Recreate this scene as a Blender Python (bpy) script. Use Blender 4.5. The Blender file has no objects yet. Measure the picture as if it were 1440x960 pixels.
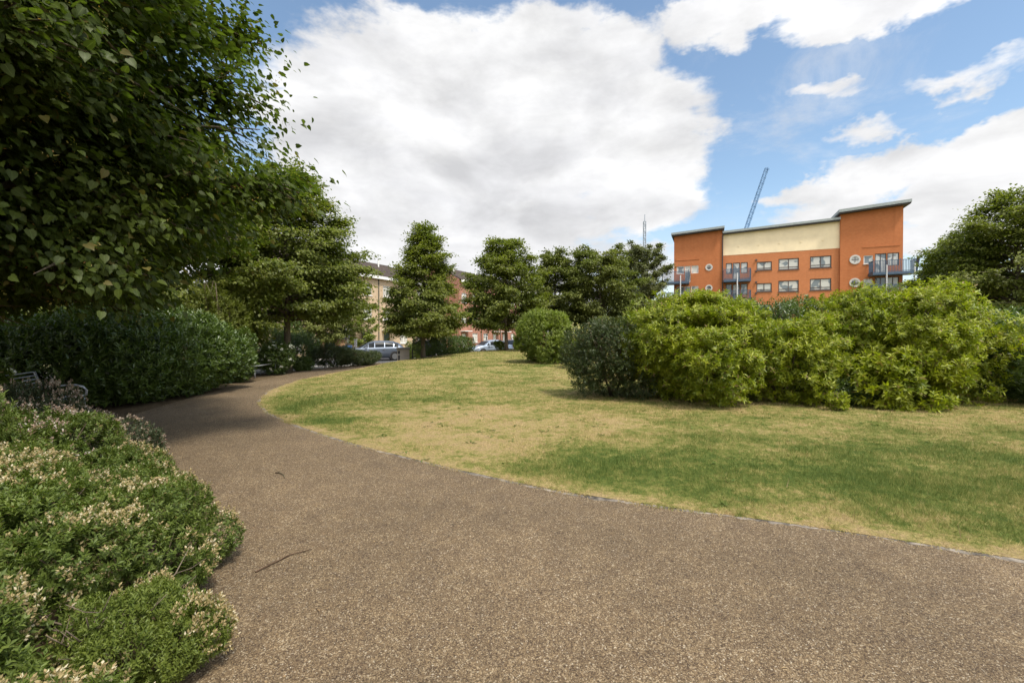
import bpy, math, random
import numpy as np
from mathutils import Vector

RS = np.random.RandomState
D2R = math.radians
scene = bpy.context.scene
COL = scene.collection
EYE, F, HOR = 1.55, 640.0, 473.0

def sm(t):
    t = np.clip(t, 0, 1)
    return t * t * (3 - 2 * t)

# ---------------------------------------------------------------- terrain
SP0 = np.array([-7.0, 25.0]); SU = np.array([0.5, 0.866]); SN = np.array([-0.866, 0.5])

def street_s(x, y):
    return (x - SP0[0]) * SN[0] + (y - SP0[1]) * SN[1]

def st(s, t):
    """point at s metres across the street and t metres along it"""
    p = SP0 + SN * s + SU * t
    return float(p[0]), float(p[1])

def gz(x, y):
    x = np.asarray(x, float); y = np.asarray(y, float)
    z = 0.5 * sm((y - 6) / 32) * sm((x + 10) / 8)
    k = sm((street_s(x, y) - 0.6) / 1.6)
    return z * (1 - k) + (-0.27) * k

def hit(px, py):
    """where a sight line of the photo meets the ground"""
    for d in np.arange(1.2, 90, 0.04):
        X = (px - 720) / F * d; Z = EYE - (py - HOR) * d / F
        if Z <= float(gz(X, d)):
            return float(X), float(d)
    return (px - 720) / F * 40, 40.0

# ---------------------------------------------------------------- nodes
def new_mat(name):
    m = bpy.data.materials.new(name); m.use_nodes = True
    nt = m.node_tree; nt.nodes.clear()
    out = nt.nodes.new('ShaderNodeOutputMaterial')
    return m, nt, out

class NT:
    def __init__(s, nt): s.nt = nt
    def n(s, t, **kw):
        nd = s.nt.nodes.new(t)
        for k, v in kw.items():
            setattr(nd, k, v)
        return nd
    def link(s, a, b): s.nt.links.new(a, b)
    def setin(s, nd, i, v):
        if isinstance(v, bpy.types.NodeSocket): s.link(v, nd.inputs[i])
        elif v is not None: nd.inputs[i].default_value = v
    def math(s, op, a, b=None, c=None, clamp=False):
        nd = s.n('ShaderNodeMath', operation=op, use_clamp=clamp)
        s.setin(nd, 0, a)
        if b is not None: s.setin(nd, 1, b)
        if c is not None: s.setin(nd, 2, c)
        return nd.outputs[0]
    def mix(s, f, a, b, mode='MIX'):
        nd = s.n('ShaderNodeMix', data_type='RGBA', blend_type=mode)
        s.setin(nd, 0, f)
        for i, v in ((6, a), (7, b)):
            if isinstance(v, (tuple, list)): v = (*v[:3], 1)
            s.setin(nd, i, v)
        return nd.outputs[2]
    def noise(s, vec, scale, detail=4, rough=0.55, dist=0.0):
        nd = s.n('ShaderNodeTexNoise')
        if vec is not None: s.link(vec, nd.inputs['Vector'])
        nd.inputs['Scale'].default_value = scale; nd.inputs['Detail'].default_value = detail
        nd.inputs['Roughness'].default_value = rough; nd.inputs['Distortion'].default_value = dist
        return nd.outputs[0]
    def ramp(s, fac, stops):
        nd = s.n('ShaderNodeValToRGB'); cr = nd.color_ramp
        while len(cr.elements) < len(stops): cr.elements.new(0.5)
        for e, (p, c) in zip(cr.elements, stops):
            e.position = p; e.color = (*c[:3], 1)
        s.link(fac, nd.inputs[0]); return nd.outputs[0]
    def rng(s, v, a, b, c=0.0, d=1.0, smooth=False):
        nd = s.n('ShaderNodeMapRange')
        if smooth: nd.interpolation_type = 'SMOOTHSTEP'
        s.link(v, nd.inputs[0])
        for i, q in zip((1, 2, 3, 4), (a, b, c, d)): nd.inputs[i].default_value = q
        return nd.outputs[0]
    def bsdf(s, col, rough=0.7, metal=0.0, spec=0.3, normal=None):
        nd = s.n('ShaderNodeBsdfPrincipled')
        if isinstance(col, (tuple, list)): col = (*col[:3], 1)
        s.setin(nd, 'Base Color', col); s.setin(nd, 'Roughness', rough); s.setin(nd, 'Metallic', metal)
        s.setin(nd, 'Specular IOR Level', spec)
        if normal is not None: s.link(normal, nd.inputs['Normal'])
        return nd
    def bump(s, h, strength=0.5, dist=0.01):
        nd = s.n('ShaderNodeBump'); s.link(h, nd.inputs['Height'])
        nd.inputs['Strength'].default_value = strength; nd.inputs['Distance'].default_value = dist
        return nd.outputs[0]

def obj_coord(t): return t.n('ShaderNodeTexCoord').outputs['Object']
def pos_coord(t): return t.n('ShaderNodeNewGeometry').outputs['Position']

def plain(name, col, rough=0.6, metal=0.0, var=0.12, scale=6.0, spec=0.3, bump=0.0):
    m, nt, out = new_mat(name); t = NT(nt)
    c = obj_coord(t)
    nz = t.noise(c, scale, 5, 0.6)
    dark = tuple(v * (1 - var * 1.6) for v in col); light = tuple(min(1, v * (1 + var)) for v in col)
    colr = t.mix(t.rng(nz, 0.3, 0.7), dark, light)
    nrm = t.bump(t.noise(c, scale * 12, 3), bump, 0.01) if bump else None
    b = t.bsdf(colr, rough, metal, spec, nrm)
    t.link(b.outputs[0], out.inputs[0]); return m

def leaf_mat(name, ca, cb, trans=0.35, rough=0.45, spec=0.35, old=None, oldp=0.08, rib=False, nscale=0.9, tcol=None):
    """ca / cb: two leaf greens, one per leaf at random and by branch; old: a yellowed leaf now and then"""
    m, nt, out = new_mat(name); t = NT(nt)
    g = t.n('ShaderNodeNewGeometry')
    oi = t.n('ShaderNodeObjectInfo').outputs['Random']
    r = g.outputs['Random Per Island']
    nz = t.noise(g.outputs['Position'], nscale, 3, 0.6)
    f = t.math('ADD', t.math('MULTIPLY', r, 0.55), t.rng(nz, 0.3, 0.7, 0.0, 0.5), clamp=True)
    f = t.math('ADD', f, t.math('MULTIPLY_ADD', oi, 0.12, -0.06), clamp=True)
    col = t.mix(f, ca, cb)
    if old is not None:
        r2 = t.math('FRACT', t.math('MULTIPLY', r, 37.3))
        col = t.mix(t.math('LESS_THAN', r2, oldp), col, old)
    if rib:
        a = t.n('ShaderNodeAttribute', attribute_name='rib').outputs['Fac']
        col = t.mix(t.rng(a, 0.0, 0.10, 0.45, 0.0), col, (0.16, 0.22, 0.06))
    b = t.bsdf(col, rough, 0, spec)
    tr = t.n('ShaderNodeBsdfTranslucent')
    tc = t.mix(1.0, col, tcol or (1.5, 1.7, 0.7), 'MULTIPLY')
    t.link(tc, tr.inputs[0])
    mx = t.n('ShaderNodeMixShader'); mx.inputs[0].default_value = trans
    t.link(b.outputs[0], mx.inputs[1]); t.link(tr.outputs[0], mx.inputs[2])
    t.link(mx.outputs[0], out.inputs[0]); return m

def bark_mat(name, ca, cb):
    m, nt, out = new_mat(name); t = NT(nt)
    c = obj_coord(t)
    mp = t.n('ShaderNodeMapping'); mp.inputs['Scale'].default_value = (14, 14, 2.2); t.link(c, mp.inputs[0])
    nz = t.noise(mp.outputs[0], 1.0, 6, 0.65)
    col = t.mix(t.rng(nz, 0.32, 0.68), ca, cb)
    col = t.mix(t.rng(t.noise(c, 1.7, 3), 0.55, 0.75, 0, 0.5), col, (0.12, 0.13, 0.08))
    b = t.bsdf(col, 0.9, 0, 0.1, t.bump(nz, 0.8, 0.03))
    t.link(b.outputs[0], out.inputs[0]); return m

def brick_mat(name, ca, cb, mortar, scale=1.0, bumpk=0.4, vary=0.25):
    m, nt, out = new_mat(name); t = NT(nt)
    c = obj_coord(t)
    sx = t.n('ShaderNodeSeparateXYZ'); t.link(c, sx.inputs[0])
    cx = t.n('ShaderNodeCombineXYZ')
    t.link(t.math('ADD', sx.outputs[0], sx.outputs[1]), cx.inputs[0]); t.link(sx.outputs[2], cx.inputs[1])
    br = t.n('ShaderNodeTexBrick'); t.link(cx.outputs[0], br.inputs['Vector'])
    br.inputs['Color1'].default_value = (*ca, 1); br.inputs['Color2'].default_value = (*cb, 1)
    br.inputs['Mortar'].default_value = (*mortar, 1); br.inputs['Scale'].default_value = 1.0
    br.inputs['Brick Width'].default_value = 0.225 * scale; br.inputs['Row Height'].default_value = 0.075 * scale
    br.inputs['Mortar Size'].default_value = 0.008 * scale; br.inputs['Bias'].default_value = -0.1
    nz = t.noise(c, 0.55, 5, 0.6)
    col = t.mix(t.rng(nz, 0.35, 0.75, 0, vary), br.outputs[0], tuple(v * 0.6 for v in ca))
    col = t.mix(t.rng(t.noise(c, 3.1, 4), 0.45, 0.8, 0, vary), col, tuple(min(1, v * 1.25) for v in cb))
    mp = t.n('ShaderNodeMapping'); mp.inputs['Scale'].default_value = (1.6, 1.6, .12); t.link(c, mp.inputs[0])
    col = t.mix(t.rng(t.noise(mp.outputs[0], 1.0, 5, .65), .52, .78, 0, vary * 1.6), col, tuple(v * .55 for v in ca))   # rain streaks
    b = t.bsdf(col, 0.85, 0, 0.15, t.bump(br.outputs['Fac'], -bumpk, 0.01))
    t.link(b.outputs[0], out.inputs[0]); return m

def glass_mat(name, tint=(0.035, 0.045, 0.055), curtain=0.0):
    """window glass: dark room behind, here and there a pale blind seen through it"""
    m, nt, out = new_mat(name); t = NT(nt)
    c = obj_coord(t)
    f = t.rng(t.noise(c, 0.9, 1), 0.44, 0.5, 0, curtain, True)
    col = t.mix(f, tint, (0.55, 0.53, 0.48))
    b = t.bsdf(col, 0.06, 0, 0.9)
    t.link(b.outputs[0], out.inputs[0]); return m

# ---------------------------------------------------------------- meshes
def add_mesh(name, V, T, mat=None, parent=None, smooth=False, attrs=None, mats=None, midx=None):
    """V (n,3), T faces: (m,k) array or list of tuples"""
    me = bpy.data.meshes.new(name)
    V = np.asarray(V, np.float32)
    if isinstance(T, np.ndarray):
        k = T.shape[1]; n = len(T)
        me.vertices.add(len(V)); me.vertices.foreach_set('co', V.ravel())
        me.loops.add(n * k); me.loops.foreach_set('vertex_index', T.astype(np.int32).ravel())
        me.polygons.add(n); me.polygons.foreach_set('loop_start', np.arange(0, n * k, k, dtype=np.int32))
        me.update(calc_edges=True)
    else:
        me.from_pydata([tuple(map(float, v)) for v in V], [], T)
    if attrs:
        for an, av in attrs.items():
            a = me.attributes.new(an, 'FLOAT', 'POINT'); a.data.foreach_set('value', np.asarray(av, np.float32))
    if smooth: me.polygons.foreach_set('use_smooth', np.ones(len(me.polygons), bool))
    for q in (mats or [mat]):
        if q: me.materials.append(q)
    if midx is not None: me.polygons.foreach_set('material_index', np.asarray(midx, np.int32))
    me.update()
    o = bpy.data.objects.new(name, me); COL.objects.link(o)
    if parent is not None: o.parent = parent
    return o

def thing(name, label, cat, loc=(0, 0, 0), rz=0.0, group=None, scale=None):
    o = bpy.data.objects.new(name, None); COL.objects.link(o)
    o.location = loc; o.rotation_euler = (0, 0, rz); o.empty_display_size = 0.3
    o['label'] = label; o['category'] = cat
    if group: o['group'] = group
    if scale: o.scale = scale
    return o

def tag(o, label, cat, group=None):
    o['label'] = label; o['category'] = cat
    if group: o['group'] = group
    return o

def dup(root, loc, rz, label, group=None, scale=None):
    kids = [k for k in bpy.data.objects if k.parent is not None]
    r = root.copy(); COL.objects.link(r)
    r.location = loc; r.rotation_euler = (0, 0, rz); r['label'] = label
    if group: r['group'] = group
    if scale: r.scale = scale
    for ch in kids:
        if ch.parent == root:
            c = ch.copy(); COL.objects.link(c); c.parent = r
            for g in kids:
                if g.parent == ch:
                    d = g.copy(); COL.objects.link(d); d.parent = c
    return r

class MB:
    """collects boxes, bars, tubes and polygons for one mesh"""
    def __init__(s): s.v = []; s.f = []
    def add(s, V, Fs):
        b = len(s.v); s.v += [tuple(map(float, q)) for q in V]; s.f += [tuple(b + i for i in q) for q in Fs]; return s
    def box(s, x0, x1, y0, y1, z0, z1):
        V = [(x, y, z) for z in (z0, z1) for y in (y0, y1) for x in (x0, x1)]
        return s.add(V, [(0, 2, 3, 1), (4, 5, 7, 6), (0, 1, 5, 4), (2, 6, 7, 3), (0, 4, 6, 2), (1, 3, 7, 5)])
    def tube(s, P, R, k=8, cap=True):
        P = [Vector(p) for p in P]
        if not isinstance(R, (list, tuple, np.ndarray)): R = [R] * len(P)
        rings = []
        for i, p in enumerate(P):
            d = (P[min(i + 1, len(P) - 1)] - P[max(i - 1, 0)]).normalized()
            a = d.cross(Vector((0, 0, 1)) if abs(d.z) < 0.9 else Vector((1, 0, 0))).normalized(); b = d.cross(a)
            rings.append([p + (a * math.cos(6.28318 * j / k) + b * math.sin(6.28318 * j / k)) * R[i] for j in range(k)])
        V = [q for r in rings for q in r]; Fs = []
        for i in range(len(P) - 1):
            for j in range(k):
                Fs.append((i * k + j, i * k + (j + 1) % k, (i + 1) * k + (j + 1) % k, (i + 1) * k + j))
        if cap:
            Fs.append(tuple(range(k - 1, -1, -1))); Fs.append(tuple((len(P) - 1) * k + j for j in range(k)))
        return s.add(V, Fs)
    def bar(s, a, b, w, h):
        a = Vector(a); b = Vector(b); d = (b - a).normalized()
        x = d.cross(Vector((0, 0, 1)) if abs(d.z) < 0.95 else Vector((0, 1, 0))).normalized(); y = x.cross(d)
        V = [p + x * w * i / 2 + y * h * j / 2 for p in (a, b) for i, j in ((-1, -1), (1, -1), (1, 1), (-1, 1))]
        return s.add(V, [(0, 3, 2, 1), (4, 5, 6, 7), (0, 1, 5, 4), (1, 2, 6, 5), (2, 3, 7, 6), (3, 0, 4, 7)])
    def build(s, name, mat, parent=None, smooth=False, bevel=0.0):
        o = add_mesh(name, np.array(s.v), s.f, mat, parent, smooth)
        if bevel:
            md = o.modifiers.new('b', 'BEVEL'); md.width = bevel; md.segments = 2; md.limit_method = 'ANGLE'
        return o

def norm(a): return a / np.maximum(np.linalg.norm(a, axis=-1, keepdims=True), 1e-9)

LEAF4 = (np.array([(0, 0, 0), (.42, .5, .07), (1, 0, -.10), (.42, -.5, .07)]), [(0, 2, 1), (0, 3, 2)], np.array([0, 1, 0, 1.]))
HEART = (np.array([(0, 0, 0), (-.10, .24, .03), (.12, .48, .06), (.50, .42, .04), (.80, .17, -.04), (1, 0, -.16),
                   (.80, -.17, -.04), (.50, -.42, .04), (.12, -.48, .06), (-.10, -.24, .03), (.35, 0, -.02), (.7, 0, -.05)]),
         [(0, 2, 1), (0, 10, 2), (10, 3, 2), (10, 11, 3), (11, 4, 3), (11, 5, 4),
          (0, 9, 8), (0, 8, 10), (10, 8, 7), (10, 7, 11), (11, 7, 6), (11, 6, 5)],
         np.array([0, .8, 1, 1, 1, 0, 1, 1, 1, .8, 0, 0.]))
LANCE = (np.array([(0, 0, 0), (.3, .5, .05), (.72, .34, .0), (1, 0, -.16), (.72, -.34, 0), (.3, -.5, .05), (.55, 0, -.05)]),
         [(0, 6, 1), (1, 6, 2), (2, 6, 3), (0, 5, 6), (5, 4, 6), (4, 3, 6)], np.array([0, 1, 1, 0, 1, 1, 0.]))
BLADE = (np.array([(0, .5, 0), (0, -.5, 0), (1, 0, .0)]), [(0, 1, 2)], np.array([0, 0, 0.]))

def leaves(name, P, D, N, L, W, tm, mat, parent=None, rib=False, extra=None, smooth=False):
    T, fs, rb = tm; n = len(P); k = len(T)
    D = norm(D); B = norm(np.cross(N, D)); N = np.cross(D, B)
    L = np.broadcast_to(np.asarray(L, float), (n,)); W = np.broadcast_to(np.asarray(W, float), (n,))
    V = (P[:, None] + D[:, None] * (T[None, :, 0:1] * L[:, None, None]) + B[:, None] * (T[None, :, 1:2] * W[:, None, None])
         + N[:, None] * (T[None, :, 2:3] * L[:, None, None])).reshape(-1, 3)
    Fa = (np.arange(n)[:, None, None] * k + np.array(fs)[None]).reshape(-1, 3)
    at = {}
    if rib: at['rib'] = np.tile(rb, n)
    if extra: at.update({a: np.repeat(b, k) for a, b in extra.items()})
    return add_mesh(name, V, Fa, mat, parent, smooth, at)

def rand_dir(r, n): return norm(r.normal(size=(n, 3)))

# ---------------------------------------------------------------- plants
def lumps_for(r, R, H, n=9, squash=0.9, extra=0):
    """a few overlapping rounded masses that make one uneven bush, base at z=0"""
    kc = .74 if not extra else .60
    Ls = [(0, 0, H * 0.40, R * kc, R * kc * squash, H * (.42 if not extra else .38))]
    for i in range(extra):                      # small knots of growth standing out of the mass
        a = r.uniform(0, 6.283); e = r.uniform(-.15, 1.45); q = r.uniform(.60, .86); s = r.uniform(.15, .31)
        cz = H * .42 + math.sin(e) * H * .42
        Ls.append((math.cos(a) * math.cos(e) * R * q, math.sin(a) * math.cos(e) * R * q * squash, max(cz, .2 * H), R * s, R * s, min(R * s * .8, max(.12, H * 1.02 - cz))))
    for i in range(n):
        a = 6.283 * (i + r.uniform(-.3, .3)) / n; q = r.uniform(.45, .72)
        s = r.uniform(.30, .48)
        hz = r.uniform(.25, .72)
        Ls.append((math.cos(a) * R * q, math.sin(a) * R * q * squash, H * hz, R * s, R * s * squash, min(H * (1 - hz) * .98, H * r.uniform(.26, .36))))
    return Ls

def sample_lumps(r, Ls, n, lo, hi, zmin=0.03, inner=0.8):
    Ls = np.array(Ls); c = Ls[:, :3]; ra = Ls[:, 3:]
    area = (ra[:, 0] * ra[:, 2] + ra[:, 0] * ra[:, 1]); area = area / area.sum()
    P = []; O = []
    got = 0
    while got < n:
        m = n
        i = r.choice(len(Ls), m, p=area); d = rand_dir(r, m)
        rad = r.uniform(lo, hi, m)[:, None]
        p = c[i] + d * ra[i] * rad
        q = np.linalg.norm((p[:, None] - c[None]) / ra[None], axis=2)
        q[np.arange(m), i] = 9
        ok = (q.min(axis=1) > inner) & (p[:, 2] > zmin)
        P.append(p[ok]); O.append(norm(d[ok] / ra[i][ok])); got += int(ok.sum())
    return np.concatenate(P)[:n], np.concatenate(O)[:n]

def shoots(r, P, O, k, Ls, up=0.5, rnd=0.35, spread=0.9, lean=0.5):
    """k leaves round each shoot tip: returns positions, directions, normals"""
    n = len(P)
    sd = norm(O * 0.7 + np.array([0, 0, up]) + r.normal(size=(n, 3)) * rnd)
    tt = (np.arange(k) + r.uniform(0, 1, (n, k))) / k
    base = P[:, None] + sd[:, None] * (tt[:, :, None] - 0.6) * np.reshape(Ls, (-1, 1, 1))
    az = r.uniform(0, 6.283, (n, 1)) + np.arange(k)[None] * 2.399
    a = norm(np.cross(sd, np.array([0.3, 0.2, 1.0]) + r.normal(size=(n, 3)) * .2)); b = np.cross(sd, a)
    rad = a[:, None] * np.cos(az)[..., None] + b[:, None] * np.sin(az)[..., None]
    dr = norm(rad * spread + sd[:, None] * (lean + 0.6 * tt[..., None] ** 2) + r.normal(size=(n, k, 3)) * .18)
    nr = norm(sd[:, None] * 1.0 - rad * 0.3 + r.normal(size=(n, k, 3)) * .25)
    return base.reshape(-1, 3), dr.reshape(-1, 3), nr.reshape(-1, 3), sd

def bush_foliage(name, parent, seed, Ls, mat, n, k, shoot, leaf, width, tm=LEAF4, up=.5, fill=0.35, rnd=.35, spread=.9, lean=.5, hi=1.1, hole=0.0):
    r = RS(seed)
    P, O = sample_lumps(r, Ls, n, 0.86, hi)
    if hole:                                    # ragged gaps between the sprays
        q = sum(np.sin(P @ w + f) for w, f in zip(r.normal(size=(5, 3)) * np.array([4.2, 4.2, 5.5]), r.uniform(0, 6, 5)))
        k_ = q > np.quantile(q, hole); P, O = P[k_], O[k_]; n = len(P)
    p, d, nn, sd = shoots(r, P, O, k, shoot * r.uniform(.6, 1.4, n), up, rnd, spread, lean)
    n2 = int(n * fill)
    P2, O2 = sample_lumps(r, Ls, n2, 0.5, 0.86, inner=0.45)
    p2, d2, nn2, _ = shoots(r, P2, O2, k, shoot * r.uniform(.8, 1.4, n2), .2, .6, 1.0, .3)
    p = np.concatenate([p, p2]); d = np.concatenate([d, d2]); nn = np.concatenate([nn, nn2])
    ok = p[:, 2] > 0.01
    p, d, nn = p[ok], d[ok], nn[ok]
    sc = r.uniform(.65, 1.25, len(p))
    o = leaves(name, p, d, nn, leaf * sc, width * sc, tm, mat, parent)
    return o, P, sd

def stems(name, parent, seed, R, H, n, mat, rad=0.012):
    r = random.Random(seed); mb = MB()
    for i in range(n):
        a = r.uniform(0, 6.283); q = R * r.uniform(.3, .75)
        x, y = math.cos(a), math.sin(a)
        P = [(x * q * t ** .8 * 1.0 + r.uniform(-.03, .03) * R, y * q * t ** .8 + r.uniform(-.03, .03) * R, H * .82 * t) for t in (0, .25, .5, .75, 1)]
        mb.tube(P, [rad * 1.4, rad * 1.2, rad, rad * .7, rad * .35], 5)
        for j in range(2):
            b = Vector(P[2 + j]); e = b + Vector((r.uniform(-.3, .3) * R, r.uniform(-.3, .3) * R, H * .22))
            mb.tube([b, (b + e) / 2, e], [rad * .7, rad * .5, rad * .25], 4)
    return mb.build(name, mat, parent, True)

def make_tree(name, label, loc, seed, H, z0, Rmax, trunk_r, prof, lm, bark, nb=60, tw=7, lpt=40, leaf=0.12, width=0.09, tm=LEAF4,
              group=None, droop=0.25, elev=(0.15, 0.9), rib=False, flat=0.45, clump=0.30, lean=(0, 0), cat='tree', rz=0.0, keep=None, rule=0.10):
    """tapered trunk, limbs and twigs; leaves sit in clumps along the twigs"""
    r = RS(seed)
    root = thing(name, label, cat, loc, rz, group)
    mb = MB()
    TH = H * 0.93
    hs = np.linspace(0, 1, 9)
    tx = lean[0] * hs ** 1.5 + np.concatenate([[0], np.cumsum(r.normal(size=8) * .03)]); ty = lean[1] * hs ** 1.5 + np.concatenate([[0], np.cumsum(r.normal(size=8) * .03)])
    tp = [(tx[i], ty[i], TH * hs[i] - (0.12 if i == 0 else 0)) for i in range(9)]
    rr = [trunk_r * (1.35 if i == 0 else (1 - hs[i]) ** .8 * 1.0 + .06) for i in range(9)]
    mb.tube(tp, rr, 10)
    P, D, N = [], [], []
    ga = r.uniform(0, 6.28)
    for i in range(nb):
        f = (i + r.uniform(0, 1)) / nb
        zz = z0 + (H - z0) * (f ** 1.15) * .96
        t = (zz - z0) / (H - z0)
        R = Rmax * prof(t) * r.uniform(.72, 1.12)
        ga += 2.399 + r.uniform(-.4, .4)
        el = elev[0] + (elev[1] - elev[0]) * t + r.uniform(-.15, .15)
        k = min(zz * .82 / TH, .97)
        bx = np.interp(k, hs, tx); by = np.interp(k, hs, ty)
        b0 = np.array([bx, by, k * TH]); dirh = np.array([math.cos(ga), math.sin(ga), 0])
        Lb = max(R, .25)
        ss = np.linspace(0, 1, 6)
        pts = b0 + dirh * (ss * Lb)[:, None] + np.array([0, 0, 1]) * ((zz - b0[2]) * ss ** .7 + Lb * math.tan(min(el, 1.2)) * .55 * (ss - .75 * droop * 2 * ss ** 2))[:, None]
        pts[1:] += r.normal(size=(5, 3)) * Lb * .03
        br = max(.012, trunk_r * .34 * (1 - .75 * t) * min(1, Lb / 2))
        mb.tube(pts, [br * (1 - .86 * s) for s in ss], 5)
        nt_ = max(4, int(tw * (.5 + Lb / max(Rmax, .1))))
        for j in range(nt_):
            s = r.uniform(.22, 1.0) ** .75
            q = np.array([np.interp(s, ss, pts[:, a]) for a in range(3)])
            side = np.array([-dirh[1], dirh[0], 0]) * r.choice([-1, 1])
            td = norm(dirh * r.uniform(.3, 1.0) + side * r.uniform(.2, 1.0) + np.array([0, 0, r.uniform(-.25, .35)]))
            tl = clump * Rmax * r.uniform(.5, 1.1) * (1.15 - .5 * s)
            e = q + td * tl + np.array([0, 0, -droop * tl * .5])
            if r.uniform() < .6: mb.tube([q, (q + e) / 2 + np.array([0, 0, .05 * tl]), e], [br * .3 + .003, br * .2 + .003, .003], 4)
            m = int(lpt * r.uniform(.6, 1.4))
            u = r.uniform(0.0, 1.12, m)[:, None]
            c = q + (e - q) * u + r.normal(size=(m, 3)) * np.array([1, 1, flat]) * tl * .30
            out = norm(c - np.array([bx, by, z0 + (H - z0) * .35]))
            dl = norm(out * .55 + td * .4 + np.array([0, 0, -.35 - droop * .5]) + r.normal(size=(m, 3)) * .45)
            nl = norm(out * .45 + np.array([0, 0, .9]) + r.normal(size=(m, 3)) * .40)
            P.append(c); D.append(dl); N.append(nl)
    P = np.concatenate(P); D = np.concatenate(D); N = np.concatenate(N)
    ok = P[:, 2] > 0.05
    if keep is not None: ok &= keep(P)
    P, D, N = P[ok], D[ok], N[ok]
    sc = r.uniform(.6, 1.25, len(P))
    mb.build('trunk', bark, root, True)
    leaves('crown', P, D, N, leaf * sc, width * sc, tm, lm, root, rib)
    return root, P, D


# ================================================================ camera, sun, sky
cam = bpy.data.cameras.new('camera'); camo = bpy.data.objects.new('camera', cam); COL.objects.link(camo)
cam.sensor_width = 36; cam.lens = 36 * F / 1440; cam.clip_start = 0.05; cam.clip_end = 3000
camo.location = (0, 0, EYE); camo.rotation_euler = (D2R(90) - math.atan((480 - HOR) / F), 0, 0)
scene.camera = camo

SUN_AZ, SUN_EL = 138.0, 61.0            # clockwise from +Y
sd = Vector((math.sin(D2R(SUN_AZ)) * math.cos(D2R(SUN_EL)), math.cos(D2R(SUN_AZ)) * math.cos(D2R(SUN_EL)), math.sin(D2R(SUN_EL))))
sl = bpy.data.lights.new('sun', 'SUN'); sl.energy = 3.1; sl.angle = D2R(9); sl.color = (1.0, .94, .84)
so = bpy.data.objects.new('sun', sl); COL.objects.link(so); so.location = (20, -20, 40)
so.rotation_euler = sd.to_track_quat('Z', 'Y').to_euler()

world = bpy.data.worlds.new('World'); scene.world = world; world.use_nodes = True
wt = world.node_tree; wt.nodes.clear(); t = NT(wt)
wo = t.n('ShaderNodeOutputWorld'); bg = t.n('ShaderNodeBackground'); t.link(bg.outputs[0], wo.inputs[0])
sky = t.n('ShaderNodeTexSky', sky_type='NISHITA'); sky.sun_disc = False
sky.sun_elevation = D2R(SUN_EL); sky.sun_rotation = D2R(SUN_AZ)
sky.air_density = 1.0; sky.dust_density = 0.6; sky.ozone_density = 2.5
bg.inputs[1].default_value = 0.10
tc = t.n('ShaderNodeTexCoord').outputs['Generated']
sx = t.n('ShaderNodeSeparateXYZ'); t.link(tc, sx.inputs[0])
az0 = t.math('ARCTAN2', sx.outputs[0], sx.outputs[1]); el0 = t.math('ARCSINE', sx.outputs[2])
mpw = t.n('ShaderNodeMapping'); mpw.inputs['Scale'].default_value = (1, 1, 1.5); t.link(tc, mpw.inputs[0])
nv = t.n('ShaderNodeTexNoise'); t.link(mpw.outputs[0], nv.inputs['Vector']); nv.inputs['Scale'].default_value = 7.0
nv.inputs['Detail'].default_value = 5; nv.inputs['Roughness'].default_value = .6
ws = t.n('ShaderNodeSeparateColor'); t.link(nv.outputs['Color'], ws.inputs[0])
az = t.math('ADD', az0, t.math('MULTIPLY_ADD', ws.outputs[0], 0.22, -0.11))
el = t.math('ADD', el0, t.math('MULTIPLY_ADD', ws.outputs[1], 0.16, -0.08))

def skyang(px, py):
    return math.atan((px - 720) / F), math.atan((HOR - py) / math.hypot(F, px - 720))

def blob(px, py, rx, ry, k=1.0):
    a, e = skyang(px, py)
    a1, _ = skyang(px + rx, py); _, e1 = skyang(px, py - ry)
    ra = abs(a1 - a); re = abs(e1 - e)
    u = t.math('MULTIPLY_ADD', az, 1 / ra, -a / ra); v = t.math('MULTIPLY_ADD', el, 1 / re, -e / re)
    q = t.math('ADD', t.math('MULTIPLY', u, u), t.math('MULTIPLY', v, v))
    return t.math('MULTIPLY_ADD', q, -k, k)

# the heap cloud over the middle, the streaks at the top and on the right, small puffs
BL = [(660, 195, 300, 185, 1.0), (610, 115, 200, 100, 1.0), (760, 110, 175, 100, 1.0), (880, 190, 150, 95, 1.0), (840, 90, 90, 70, .9),
      (640, 310, 300, 95, .8), (890, 280, 100, 55, .75), (560, 410, 400, 85, .7), (860, 375, 150, 30, .5), (500, 240, 120, 160, 1.0),
      (1040, 5, 190, 42, .7), (1260, -20, 260, 60, .9), (1000, 40, 80, 30, .45),
      (1330, 215, 230, 42, .85), (1180, 262, 150, 26, .6), (1390, 250, 180, 60, .9), (1330, 335, 200, 40, .75), (1150, 300, 110, 20, .4),
      (1160, 140, 55, 20, .36), (888, 52, 45, 26, .36), (1215, 185, 45, 16, .30), (1370, 120, 100, 18, .26)]
dens = None
for b in BL:
    q = blob(*b)
    if dens is None: dens = q
    else:
        nd = t.n('ShaderNodeMath', operation='SMOOTH_MAX'); t.setin(nd, 0, dens); t.setin(nd, 1, q); nd.inputs[2].default_value = .25
        dens = nd.outputs[0]
mp2 = t.n('ShaderNodeMapping'); mp2.inputs['Scale'].default_value = (1, 1, 2.6); t.link(tc, mp2.inputs[0])
fb = t.noise(mp2.outputs[0], 6.0, 9, 0.62, 0.3)
wide = t.noise(mp2.outputs[0], 1.6, 4, 0.5)
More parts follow.
